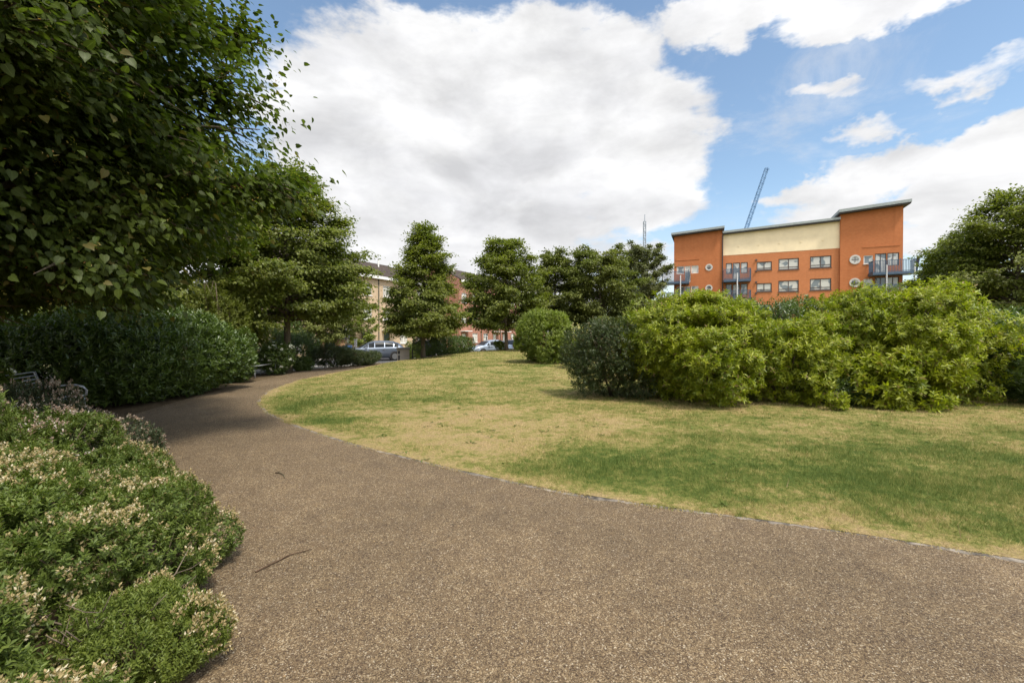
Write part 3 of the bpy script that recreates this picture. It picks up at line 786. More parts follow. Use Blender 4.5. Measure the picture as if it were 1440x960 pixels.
bush('laurel_bush', 'dark green long-leaved bush at the right end of the island bed', 12.6, 11.0, 2.2, 2.5, 54, m_laurel, 3000, 11, .25, .12, .034, group=big, tm=LANCE, up=.9)
bush('evergreen_bush', 'dark upright bush showing in the dip between the two golden bushes', 7.6, 13.2, 1.5, 2.6, 55, m_laurel, 2200, 9, .22, .09, .03, group=big, up=1.1)
bush('evergreen_bush', 'low dark bush filling the shaded foot of the hollow between the golden bushes', 7.55, 10.3, .75, .85, 56, m_laurel, 1300, 9, .14, .06, .024, group=big)
bush('golden_bush', 'low skirt of yellow-green shoots at the foot of the right-hand golden bush', 8.55, 10.0, 1.3, 1.35, 57, m_gold, 1800, 11, .13, .12, .042, group=big, tm=LANCE, nl=8, extra=16, squash=.6, hi=1.3, rnd=.5, lean=.25, hole=.2)
bush('laurel_bush', 'bushy evergreen behind the right-hand golden bush, under the right-hand trees', 13.6, 15.5, 2.6, 2.75, 58, m_laurel, 2000, 10, .24, .11, .036, group=big, up=.9)
x, y = hit(1180, 578); bush('seedling', 'small light green sprig growing out of the grass at the foot of the golden bushes', x, y, .20, .46, 59, m_gold, 60, 8, .10, .07, .028, cat='plant', nl=4, tm=LANCE)
bush('round_bush', 'lone rounded bright green bush on the lawn, left of the island bed', 1.65, 22.6, 1.62, 2.62, 60, m_fresh, 3400, 11, .18, .105, .040, nl=9, extra=22, hi=1.2, hole=.15)
bush('low_shrub', 'smaller green bush tucked against the right side of the lone round bush', 3.0, 23.2, .95, 1.75, 61, m_fresh, 1100, 10, .2, .10, .04, nl=8)
# straw plumes by the lone bush
def plumes(name, label, x, y, n, H, seed):
    r = RS(seed); root = thing(name, label, 'plant', (x, y, float(gz(x, y))))
    mb = MB(); P = []; D = []
    for i in range(n):
        a, q = r.uniform(0, 6.28), r.uniform(.0, .55); h = H * r.uniform(.75, 1.0)
        b = np.array([math.cos(a) * q * .5, math.sin(a) * q * .5, 0]); e = np.array([math.cos(a) * q, math.sin(a) * q, h])
        mb.tube([b, (b + e) / 2 + np.array([0, 0, .04]), e], [.009, .007, .004], 4)
        m = 60; u = r.uniform(.66, 1.0, m)[:, None]
        P.append(b + (e - b) * u + r.normal(size=(m, 3)) * .025); D.append(norm(rand_dir(r, m) + np.array([0, 0, .9])))
    mb.build('stalks', m_stem, root)
    P = np.concatenate(P); D = np.concatenate(D)
    leaves('plumes', P, D, rand_dir(r, len(P)), .10, .03, LEAF4, m_plume, root)
    m = 240; a = r.uniform(0, 6.28, m); q = r.uniform(.1, .7, m)
    leaves('blades', np.stack([np.cos(a) * .15, np.sin(a) * .15, np.zeros(m)], 1), norm(np.stack([np.cos(a) * q, np.sin(a) * q, np.ones(m)], 1)), rand_dir(r, m), H * r.uniform(.5, .8, m), .03, LANCE, m_fresh, root)
x, y = at(19.5, 818); plumes('plume_plant', 'clump of pale straw-coloured flower plumes between the lone bush and the dark bush', x, y, 14, 1.95, 5)

# --- laurel hedge along the left of the path
def hedge(name, label, pts, W, H, seed, mat, n, k, shoot, leaf, width, jitter=.25, loc=None, rnd=.35, **kw):
    r = RS(seed); c = np.mean(np.array(pts), axis=0)
    root = thing(name, label, 'hedge', (c[0], c[1], float(gz(c[0], c[1]))))
    Ls = []
    for a, b in zip(pts[:-1], pts[1:]):
        d = math.hypot(b[0] - a[0], b[1] - a[1]); m = max(2, int(d / (W * .55)))
        for i in range(m):
            q = (i + r.uniform(.2, .8)) / m; x = a[0] + (b[0] - a[0]) * q - c[0]; y = a[1] + (b[1] - a[1]) * q - c[1]
            h = H * r.uniform(1 - jitter, 1.0)
            Ls.append((x, y, h * .5, W * r.uniform(.85, 1.1), W * r.uniform(.85, 1.1), h * .5))
            for _ in range(2):
                Ls.append((x + r.uniform(-.7, .7) * W, y + r.uniform(-.7, .7) * W, h * r.uniform(.3, .72), W * .5, W * .5, h * r.uniform(.22, .3)))
    bush_foliage('foliage', root, seed, Ls, mat, n, k, shoot, leaf, width, rnd=rnd, **kw)
    mb = MB()
    for (x, y, z, a, b, h) in Ls[::3]:
        for _ in range(3):
            e = (x + r.uniform(-.5, .5) * a, y + r.uniform(-.5, .5) * b, z + h * .5)
            mb.tube([(x + r.uniform(-.1, .1), y + r.uniform(-.1, .1), -.03), ((x + e[0]) / 2, (y + e[1]) / 2, e[2] * .55), e], [.03, .02, .008], 5)
    mb.build('stems', m_stem, root, True)
    return root
hedge('laurel_hedge', 'long dark laurel hedge bordering the left side of the path behind the metal bench', [(-15.5, 9.0), (-12.5, 9.4), (-9.35, 9.75), (-8.95, 12.0), (-9.35, 13.9)], 1.3, 2.25, 71, m_laurel, 9000, 10, .22, .115, .040, tm=LANCE, up=.8, lean=.8)
bush('laurel_bush', 'small leafy bush ending the laurel hedge, just before the far bench', -9.75, 15.5, .85, 2.0, 72, m_laurel, 1300, 10, .18, .09, .034, tm=LANCE, up=.8)
bush('privet_bush', 'tall small-leaved shrub reaching up under the big lime behind the far bench', -10.6, 16.2, 1.35, 4.1, 73, m_lime, 3000, 9, .2, .06, .028, up=.9, nl=10)
bush('dark_shrub', 'low brownish dark shrub under the conical lime, before the brick outbuilding', -7.9, 23.4, 1.25, .88, 74, m_dark, 1500, 9, .15, .07, .024, squash=.7, up=1.0)
bush('dark_shrub', 'dark shrub in deep shade just right of the conical lime trunk', -9.1, 23.2, 1.15, 1.25, 75, m_dark, 1300, 9, .15, .07, .024, squash=.8)
bush('dark_shrub', 'tall dark shrub filling the shade behind the conical lime trunk', -11.8, 24.2, 1.6, 2.3, 76, m_laurel, 1600, 9, .18, .09, .034)
bush('dark_shrub', 'tall dark evergreen shrub screening the cream houses behind the rose bush', -14.2, 25.5, 2.2, 3.0, 63, m_laurel, 2400, 9, .2, .10, .036)
bush('dark_shrub', 'dark evergreen shrub behind the end of the laurel hedge, left of the far bench', -13.0, 19.5, 1.7, 2.9, 64, m_laurel, 2200, 9, .2, .10, .036)
def flower_bush(name, label, x, y, R, H, seed, nfl, mat=m_laurel):
    root, Ls = bush(name, label, x, y, R, H, seed, mat, 900, 9, .16, .065, .034, cat='flowering bush', nl=8)
    r = RS(seed + 7); P, O = sample_lumps(r, Ls, nfl, 1.0, 1.12)
    k = 8; cc = np.repeat(P, k, 0) + r.normal(size=(nfl * k, 3)) * .012
    a = np.tile(np.arange(k) * TWO / k, nfl); t1 = norm(np.cross(O, rand_dir(r, nfl))); t2 = np.cross(O, t1)
    d = np.repeat(t1, k, 0) * np.cos(a)[:, None] + np.repeat(t2, k, 0) * np.sin(a)[:, None] + np.repeat(O, k, 0) * .35
    leaves('blossoms', cc, d, np.repeat(O, k, 0) + r.normal(size=cc.shape) * .3, .066, .05, LEAF4, m_white, root)
flower_bush('rose_bush', 'white-flowering rose bush beside the trunk of the conical lime', -9.7, 18.7, .7, 1.3, 77, 70)
flower_bush('rose_bush', 'small low plant with two or three white blooms right of the conical lime trunk', -9.45, 20.7, .38, .65, 78, 12)
x, y = at(33, 581); flower_bush('rose_bush', 'cream-flowering bush behind the railing at the left end of the clipped hedge', x, y, .7, 1.5, 79, 26, m_fresh)
hedge('clipped_hedge', 'low clipped dark hedge along the street behind the slender lime', [st(.55, 3.6), st(.5, 6.0), st(.45, 8.6)], .75, 1.28, 80, m_laurel, 2600, 9, .10, .07, .036, jitter=.08, hi=1.03)
bush('low_shrub', 'small bright green shrub under the rounded lime on the lawn crest', *at(35.5, 703), .5, .75, 81, m_fresh, 260, 8, .12, .08, .034, nl=5)

# --- flowering bed in the foreground
def hebe(seed, R, H, lm, fm, n, fl, squash=.92, leaf=.027):
    r = RS(seed); Ls = lumps_for(r, R, H, 8, squash, 26)
    root = thing('hebe_shrub', 'x', 'shrub', (0, 0, 0), 0)
    P, O = sample_lumps(r, Ls, n, .93, 1.06, inner=.86)
    q = sum(np.sin(P @ w_ + f_) for w_, f_ in zip(r.normal(size=(5, 3)) * 9, r.uniform(0, 6, 5)))
    k_ = q > np.quantile(q, .16); P, O = P[k_], O[k_]; n = len(P)
    n2 = n // 3; P2, O2 = sample_lumps(r, Ls, n2, .6, .93, inner=.5)
    p, d, nn, s = shoots(r, P, O, 15, .055 * r.uniform(.6, 1.5, n), .7, .3, .9, .45)
    p2, d2, nn2, _ = shoots(r, P2, O2, 12, .10 * np.ones(n2), .5, .5, 1, .3)
    p = np.concatenate([p, p2]); d = np.concatenate([d, d2]); nn = np.concatenate([nn, nn2]); ok = p[:, 2] > .0
    sc = r.uniform(.7, 1.25, len(p))
    leaves('foliage', p[ok], d[ok], nn[ok], (leaf * sc)[ok], (leaf * .40 * sc)[ok], LEAF4, lm, root)
    if fl > 0:
        w = np.sin(P[:, 0] * 8 + seed) * np.sin(P[:, 1] * 7 + 1 + P[:, 2] * 4) * .75 + r.uniform(-.1, 1.1, n) * .7 + .05
        sel = (w < fl * 1.4 - .25) & (P[:, 2] > H * .30); Q = P[sel] + s[sel] * .016; S = s[sel]; m = len(Q); k = 12
        u = np.tile((np.arange(k) + .5) / k, m); a = r.uniform(0, TWO, m * k)
        t1 = norm(np.cross(S, rand_dir(r, m))); t2 = np.cross(S, t1)
        rad = np.repeat(t1, k, 0) * np.cos(a)[:, None] + np.repeat(t2, k, 0) * np.sin(a)[:, None]
        hl = np.repeat(r.uniform(.02, .05, m), k)
        c = np.repeat(Q, k, 0) + np.repeat(S, k, 0) * (u * hl)[:, None] + rad * (.008 * (1.1 - u))[:, None]
        leaves('flower_heads', c, rad * .8 + np.repeat(S, k, 0) * .7, rand_dir(r, m * k), .017, .0095, LEAF4, fm, root)
    rr = random.Random(seed); mb = MB()
    for i in range(16):
        a = rr.uniform(0, TWO); q = R * rr.uniform(.3, .85)
        e = Vector((math.cos(a) * q, math.sin(a) * q * squash, H * rr.uniform(.55, .85)))
        b = Vector((rr.uniform(-.06, .06), rr.uniform(-.06, .06), -.02)); mid = (b + e) / 2 + Vector((rr.uniform(-.06, .06), rr.uniform(-.06, .06), -.04))
        mb.tube([b, mid, e], [.007, .005, .002], 5)
        mb.tube([mid, mid + Vector((rr.uniform(-.15, .15), rr.uniform(-.15, .15), .14))], [.005, .002], 4)
    mb.build('stems', m_stem, root, True)
    return root
KINDS = {'cream': hebe(201, .60, .62, m_hebe, m_head, 2100, .30), 'green': hebe(202, .55, .55, m_hebe, m_head, 1900, .17), 'bright': hebe(203, .42, .40, m_hebe2, m_head, 1900, .10, leaf=.021),
         'grey': hebe(204, .60, .60, m_hebe3, m_head2, 1700, .34), 'pink': hebe(205, .62, .70, m_hebe, m_head2, 2100, .30)}
BEDP = [  # kind, x, y, scale xy, scale z, turn, label
    ('bright', -1.66, 2.10, .82, 1.0, .4, 'fresh bright green low shrub bulging over the gravel edge, nearly without flower heads'),
    ('cream', -2.02, 2.78, 1.0, 1.0, 1.2, 'shrub thick with cream dry flower heads where the bed juts farthest into the path'),
    ('cream', -1.62, 1.22, .95, .92, 2.6, 'shrub with cream flower heads in the bottom left corner, nearest the camera'),
    ('green', -2.42, 1.75, 1.0, 1.15, .9, 'green shrub with scattered flower heads on the left edge behind the nearest corner shrub'),
    ('cream', -2.72, 2.55, 1.1, 1.18, 4.0, 'large shrub matted with cream flower heads in mid bed above the bare stems'),
    ('green', -3.30, 2.20, 1.15, 1.45, 5.2, 'leafy green shrub on the left edge beside the matted cream one'),
    ('green', -2.55, 3.50, .95, 1.0, 3.3, 'green shrub along the gravel, second back from where the bed juts out'),
    ('cream', -3.35, 3.30, 1.1, 1.2, 2.1, 'shrub with yellowish flower heads half way up the bed'),
    ('green', -3.25, 4.20, .95, .95, .2, 'leafy shrub on the gravel edge half way along the bed'),
    ('pink', -4.15, 3.20, 1.25, 1.85, 1.0, 'tall shrub with pinkish brown flower heads at the left edge of the photo'),
    ('pink', -4.10, 4.25, 1.2, 1.3, 3.0, 'pinkish-headed shrub in the upper part of the bed in front of the bench'),
    ('grey', -4.25, 5.10, 1.05, 1.08, .7, 'grey-green sparse shrub on the gravel edge near the top of the bed'),
    ('grey', -4.95, 5.15, 1.15, 1.35, 4.4, 'dull grey-green shrub partly hiding the seat of the near bench'),
    ('grey', -5.45, 6.1, 1.0, .9, 2.2, 'smallest grey-green shrub, at the far tip of the bed before the bench'),
    ('pink', -5.20, 4.10, 1.3, 1.6, 5.5, 'tall rusty-headed shrub at the left edge in front of the bench'),
    ('grey', -5.75, 5.75, 1.1, 1.6, 1.7, 'dark grey-green shrub against the left half of the near bench'),
]
used = set(); bedg = 'flowering shrubs in the foreground bed'
for kd, x, y, sxy, sz_, rz, lab in BEDP:
    x -= (.02 if y < 2.3 else .24 + .03 * y); y -= .05
    loc = (x, y, float(gz(x, y)) - .03); sc = (sxy, sxy, sz_)
    if kd not in used:
        used.add(kd); q = KINDS[kd]; q.location = loc; q.rotation_euler = (0, 0, rz); q.scale = sc; q['label'] = lab; q['group'] = bedg
    else: dup(KINDS[kd], loc, rz, lab, bedg, sc)
flower_bush('tall_flowering_shrub', 'taller shrub with small white flowers at the left edge above the bench back', -7.0, 5.85, .45, 1.40, 90, 40, m_hebe)

# bare crossing stems in the hollow of the bed
rr = random.Random(9); mb = MB()
for i in range(10):
    a = rr.uniform(-2.8, 1.6); b = Vector((rr.uniform(-.08, .08), rr.uniform(-.08, .08), 0)); e = b + Vector((math.cos(a) * .38, math.sin(a) * .3, rr.uniform(.28, .52)))
    m_ = (b + e) / 2 + Vector((rr.uniform(-.05, .05), rr.uniform(-.05, .05), .02))
    q = [b, b.lerp(m_, .5) + Vector((rr.uniform(-.03, .03), rr.uniform(-.03, .03), .01)), m_, m_.lerp(e, .5) + Vector((rr.uniform(-.03, .03), rr.uniform(-.03, .03), -.02)), e]
    mb.tube(q, [.005, .0045, .004, .003, .0015], 5)
    for w_ in (q[1], q[2], q[3]):
        t_ = w_ + Vector((rr.uniform(-.13, .13), rr.uniform(-.1, .1), rr.uniform(.04, .14))); mb.tube([w_, w_.lerp(t_, .5) + Vector((0, 0, -.015)), t_], [.0025, .002, .001], 4)
o = mb.build('bare_branches', bark_mat('dead_stem', (.09, .068, .05), (.20, .16, .12)), None, True); o.location = (-1.95, 2.18, .02); o.scale = (1.1, 1.1, .95)
tag(o, 'tangle of bare dead stems in the hollow between the bright green and the cream shrubs', 'dead shrub')

# ================================================================ street, walls, houses
m_road = plain('asphalt', (.055, .055, .058), .9, var=.3, scale=2.5, bump=.3)
m_pave = plain('paving', (.36, .33, .29), .9, var=.18, scale=3, bump=.2)
m_kerb = plain('kerb_stone', (.40, .38, .35), .9, var=.2, scale=5)
def strip(name, s0, s1, z, mat, t0=-60, t1=120, thick=None):
    tv = np.linspace(t0, t1, 60)
    mb = MB()
    V = []
    for tt in tv:
        for s in (s0, s1):
            x, y = st(s, tt); V.append((x, y, z))
    if thick is None: mb.add(V, [(2 * i, 2 * i + 2, 2 * i + 3, 2 * i + 1) for i in range(59)])
    else:
        mb.bar((*st((s0 + s1) / 2, t0), z - thick / 2), (*st((s0 + s1) / 2, t1), z - thick / 2), abs(s1 - s0), thick)
    o = mb.build(name, mat); o['kind'] = 'structure'; return o
strip('road', 4.1, 10.0, -.225, m_road)
strip('pavement', 2.0, 4.0, -.12, m_pave, thick=.2); strip('kerb', 4.0, 4.12, -.115, m_kerb, thick=.2)
strip('pavement', 10.1, 12.1, -.12, m_pave, thick=.2); strip('kerb', 9.98, 10.1, -.115, m_kerb, thick=.2)
# paved mouth where the path meets the pavement
mb = MB(); a = [(-9.75, 24.0), (-6.95, 24.0)]; b = [st(2.05, -1.2), st(2.05, 1.6)]
V = []
for i in range(9):
    w_ = i / 8
    for j in (0, 1):
        x = a[j][0] * (1 - w_) + b[j][0] * w_; y = a[j][1] * (1 - w_) + b[j][1] * w_
        V.append((x, y, max(float(gz(x, y)), -.13) + .012))
mb.add(V, [(2 * i, 2 * i + 1, 2 * i + 3, 2 * i + 2) for i in range(8)])
o = mb.build('path', m_path); o['kind'] = 'structure'

m_frame = plain('white_frame', (.78, .77, .74), .5, var=.04)
m_dkframe = plain('dark_frame', (.045, .04, .04), .5, var=.1)
m_glass = glass_mat('window_glass', (.03, .04, .05), .75)
m_glass2 = glass_mat('flat_glass', (.06, .075, .09), .9)
m_cream = brick_mat('cream_brick', (.47, .33, .20), (.55, .40, .26), (.50, .44, .36))
m_redb = brick_mat('red_brick', (.30, .105, .065), (.38, .15, .09), (.42, .36, .30))
m_tile = brick_mat('roof_tile', (.055, .042, .036), (.085, .065, .055), (.03, .025, .02), 1.6, .5)
m_fascia = plain('white_fascia', (.75, .74, .71), .6, var=.05)
m_door = plain('white_door', (.70, .69, .66), .5, var=.05)
m_chim = plain('chimney_pot', (.42, .36, .30), .9)
m_dkdoor = plain('dark_door', (.05, .07, .06), .5)

def wall_open(mb, Lx, z0, z1, holes, y=0.0, reveal=.14, x0=0.0):
    """front wall face at y with openings (xa,xb,za,zb) and their reveals"""
    xs = sorted({x0, Lx, *[h[0] for h in holes], *[h[1] for h in holes]}); zs = sorted({z0, z1, *[h[2] for h in holes], *[h[3] for h in holes]})
    for i in range(len(xs) - 1):
        for j in range(len(zs) - 1):
            xm, zm = (xs[i] + xs[i + 1]) / 2, (zs[j] + zs[j + 1]) / 2
            if any(h[0] < xm < h[1] and h[2] < zm < h[3] for h in holes): continue
            mb.add([(xs[i], y, zs[j]), (xs[i + 1], y, zs[j]), (xs[i + 1], y, zs[j + 1]), (xs[i], y, zs[j + 1])], [(0, 1, 2, 3)])
    for (a, b, c, d) in holes:
        mb.add([(a, y, c), (b, y, c), (b, y, d), (a, y, d), (a, y + reveal, c), (b, y + reveal, c), (b, y + reveal, d), (a, y + reveal, d)],
               [(0, 4, 5, 1), (1, 5, 6, 2), (2, 6, 7, 3), (3, 7, 4, 0)])

def window(parent, a, b, c, d, y, fm, gm, cols=2, rows=1, fw=.06, sill=None, name='window', trans=None):
    mb = MB(); y0 = y + .06; y1 = y + .13
    mb.box(a + .003, a + fw, y0, y1, c + .003, d - .003); mb.box(b - fw, b - .003, y0, y1, c + .003, d - .003)
    mb.box(a + fw, b - fw, y0, y1, d - fw, d - .003); mb.box(a + fw, b - fw, y0, y1, c + .003, c + fw)
    for i in range(1, cols):
        x = a + (b - a) * i / cols; mb.box(x - fw * .45, x + fw * .45, y0 + .003, y1, c + fw, d - fw)
    if trans: z = c + (d - c) * trans; mb.box(a + fw, b - fw, y0 + .006, y1, z - fw * .4, z + fw * .4)
    for i in range(1, rows):
        z = c + (d - c) * i / rows; mb.box(a + fw, b - fw, y0 + .006, y1, z - fw * .4, z + fw * .4)
    w_ = mb.build(name, fm, parent)
    MB().box(a + fw * .5, b - fw * .5, y + .098, y + .115, c + fw * .5, d - fw * .5).build('pane', gm, w_)
    if sill is not None: MB().box(a - .06, b + .06, y - .07, y + .055, c - .07, c - .004).build('sill', sill, w_)
    return w_

def terrace_house(label, s, tt, W, D, eave, ridge, wall, seed, floors=3, door_side=0, flip=False, storey=2.65, group=None):
    """front faces the street; x along the street, y back from it"""
    r = random.Random(seed)
    x, y = st(s, tt)
    ang = math.atan2(SU[1], SU[0])
    h = thing('terraced_house', label, 'house', (x, y, -.2), ang, group)
    holes = []; doors = []
    for f in range(floors):
        zc = .95 + f * storey
        for k, (xa, wd) in enumerate(((W * .10, 1.15), (W * .58, 1.25))):
            if f == 0 and k == door_side: doors.append((xa + .1, xa + 1.05, .12, 2.2)); continue
            holes.append((xa, xa + wd, zc, zc + 1.25))
    mb = MB(); wall_open(mb, W - .006, -.2, eave, holes + doors, 0, .16, .006)
    mb.add([(.006, 0, -.2), (W - .006, 0, -.2), (W - .006, D, -.2), (.006, D, -.2), (.006, 0, eave), (W - .006, 0, eave), (W - .006, D, eave), (.006, D, eave), (.006, D / 2, ridge - .06), (W - .006, D / 2, ridge - .06)],
           [(1, 2, 6, 9, 5), (0, 4, 8, 7, 3), (2, 3, 7, 6)])
    mb.build('wall', wall, h)
    rb = MB(); e = .35
    for sgn in (0, 1):
        ya, yb = (-e, D / 2) if sgn == 0 else (D + e, D / 2)
        za = eave - e * (ridge - eave) / (D / 2)
        V = [(-.0, ya, za), (W, ya, za), (W, yb, ridge), (0, yb, ridge)]
        V2 = [(q[0], q[1], q[2] + .12) for q in V]
        rb.add(V + V2, [(0, 3, 2, 1), (4, 5, 6, 7), (0, 1, 5, 4), (1, 2, 6, 5), (3, 0, 4, 7)])
    rf = rb.build('roof', m_tile, h)
    MB().tube([(W * .5, D * .36, ridge - 1.2), (W * .5, D * .36, ridge + .35), (W * .5, D * .36, ridge + .4)], [.09, .09, .13], 8).build('vent_pipe', m_fascia, rf)
    MB().box(0.004, W - .004, -.40, -.36, eave - .42, eave - .10).build('fascia', m_fascia, h)
    MB().tube([(W - .14, -.06, -.2), (W - .14, -.06, eave - .15)], .045, 6).build('drainpipe', m_dkdoor, h)
    for q in holes: window(h, *q, 0, m_frame, m_glass2, 2, 1, .075, m_fascia, trans=.68)
    for q in doors:
        d = MB().box(q[0] + .06, q[1] - .06, .10, .15, q[2], q[3] - .06).build('door', m_door if r.random() < .6 else m_dkdoor, h)
        MB().box(q[1] - .2, q[1] - .12, .06, .098, 1.05, 1.12).build('handle', m_dkframe, d)
        mb = MB(); mb.box(q[0] - .35, q[1] + .35, -.75, -.01, 2.42, 2.52); mb.build('canopy', m_fascia, h)
    return h
hg = 'terraced houses across the street'
fs = 19.8
terrace_house('cream brick terraced house with dark roof, clearest between the conical and slender limes', fs, 13.0, 5.6, 8.5, 8.55, 10.6, m_cream, 1, group=hg)
terrace_house('cream brick terraced house with dark roof just left of the slender lime crown', fs, 18.6, 5.6, 8.5, 8.55, 10.6, m_cream, 2, group=hg)
terrace_house('cream brick terraced house mostly hidden behind the slender lime', fs, 24.2, 5.6, 8.5, 8.5, 10.5, m_cream, 3, group=hg)
terrace_house('cream brick terraced house hidden behind the broad conical lime', fs, 7.4, 5.6, 8.5, 8.55, 10.6, m_cream, 4, group=hg)
fr = 17.2
for k, lab in enumerate(('red brick terraced house with white windows, seen right beside the slender lime', 'red brick terraced house between the slender lime and the rounded lime',
                         'red brick terraced house behind the left half of the rounded lime', 'red brick terraced house behind the trunk of the rounded lime', 'red brick terraced house farthest along the row, above the lone round bush')):
    terrace_house(lab, fr, 30.0 + k * 5.2, 5.2, 8, 9.3, 11.2, m_redb, 10 + k, door_side=k % 2, group=hg)
# porch-like brick outbuilding behind the dark shrub
def outbuilding(label, x, y, rz, W, D, H):
    b = thing('brick_outbuilding', label, 'outbuilding', (x, y, float(gz(x, y))), rz)
    MB().box(0, W, 0, D, -.1, H).build('wall', brick_mat('orange_brick', (.42, .22, .11), (.52, .29, .15), (.45, .38, .3)), b)
    MB().box(-.15, W + .15, -.15, D + .15, H + .002, H + .14).build('roof', m_dkframe, b)
    d = MB().box(.25, 1.0, -.05, -.004, 0, H * .85).build('door', m_dkdoor, b); MB().box(.85, .9, -.09, -.052, H * .4, H * .46).build('handle', m_frame, d)
    return b
ox, oy = at(35.0, 452); outbuilding('small orange brick outbuilding with flat dark roof behind the dark shrub under the conical lime', ox, oy, .25, 1.7, 1.5, 1.6)

# ---- park entrance things
def pier(label, x, y, rz):
    p = thing('brick_pier', label, 'gate pier', (x, y, float(gz(x, y))), rz)
    MB().box(-.38, .38, -.38, .38, -.3, .98).build('shaft', brick_mat('buff_brick', (.62, .53, .44), (.70, .61, .52), (.62, .57, .51), vary=.1), p)
    MB().box(-.44, .44, -.44, .44, .982, 1.10).build('coping', m_pave, p, bevel=.02)
    return p
px_, py_ = at(29.6, 567); pier('buff brick gate pier with stone coping beside the rear of the silver car', px_, py_, .25)
def bollard(label, x, y):
    b = thing('bollard', label, 'bollard', (x, y, float(gz(x, y))))
    MB().tube([(0, 0, -.1), (0, 0, .02), (0, 0, .05), (0, 0, .62), (0, 0, .64), (0, 0, .74), (0, 0, .78)], [.09, .09, .055, .05, .065, .06, .02], 12).build('post', m_dkframe, b, True)
    MB().tube([(0, 0, .50), (0, 0, .56)], .056, 12).build('band', m_fascia, b)
bx_, by_ = at(28.0, 561); bollard('short black bollard standing on the grass edge in front of the brick pier', bx_, by_)
def railing(label, a, b, H=.95):
    g = thing('metal_railing', label, 'railing', (a[0], a[1], float(gz(*a))))
    L = Vector((b[0] - a[0], b[1] - a[1], float(gz(*b)) - float(gz(*a))))
    mb = MB()
    for z in (.12, H): mb.bar((0, 0, z), L + Vector((0, 0, z)), .045, .03)
    mb.build('rail', m_dkframe, g)
    n = int(L.length / .13); mb = MB()
    for i in range(1, n): q = L * (i / n); mb.tube([q + Vector((0, 0, .12)), q + Vector((0, 0, H))], .009, 5)
    mb.build('bars', m_dkframe, g)
    for i in range(3):
        q = L * (i / 2); MB().bar(q + Vector((0, 0, -.3)), q + Vector((0, 0, H + .06)), .06, .06).build('post', m_dkframe, g)
railing('black metal railing between the brick pier and the slender lime', at(30.3, 580), at(31.5, 604))
def gatepost(label, x, y):
    g = thing('white_post', label, 'post', (x, y, float(gz(x, y))))
    MB().box(-.09, .09, -.09, .09, -.2, 1.55).build('shaft', m_fascia, g); MB().box(-.12, .12, -.12, .12, 1.552, 1.62).build('cap', m_fascia, g)
gatepost('pale square post just left of the silver car', *at(37.5, 500))
def wheelie(label, x, y, rz):
    m = plain('blue_plastic', (.02, .09, .25), .45, var=.1)
    b = thing('wheelie_bin', label, 'bin', (x, y, float(gz(x, y))), rz)
    mb = MB(); w0, w1, h = .22, .29, 1.0
    mb.add([(-w0, -w0, .08), (w0, -w0, .08), (w0, w0, .08), (-w0, w0, .08), (-w1, -w1, h), (w1, -w1, h), (w1, w1, h), (-w1, w1, h)], [(3, 2, 1, 0), (0, 1, 5, 4), (1, 2, 6, 5), (2, 3, 7, 6), (3, 0, 4, 7), (4, 5, 6, 7)])
    mb.build('body', m, b)
    MB().add([(-.31, -.33, h + .003), (.31, -.33, h + .003), (.31, .31, h + .003), (-.31, .31, h + .003), (-.28, -.3, h + .05), (.28, -.3, h + .05), (.28, .3, h + .12), (-.28, .3, h + .12)],
             [(3, 2, 1, 0), (0, 1, 5, 4), (1, 2, 6, 5), (2, 3, 7, 6), (3, 0, 4, 7), (4, 5, 6, 7)]).build('lid', m, b)
    MB().tube([(-.25, .34, .97), (.25, .34, .97)], .02, 6).build('handle', m, b)
    for s in (-.2, .2): MB().tube([(s - .03, .22, .1), (s + .03, .22, .1)], .1, 12).build('wheel', m_dkframe, b)
    return b
wb = wheelie('blue wheelie bin beside the brick outbuilding, left of the silver car', *at(35.6, 482), .3)
dup(wb, (*at(35.9, 489), float(gz(*at(35.9, 489)))), .15, 'second blue wheelie bin, nearer the pale post, partly behind the dark car', 'blue bins by the outbuilding')
wb['group'] = 'blue bins by the outbuilding'

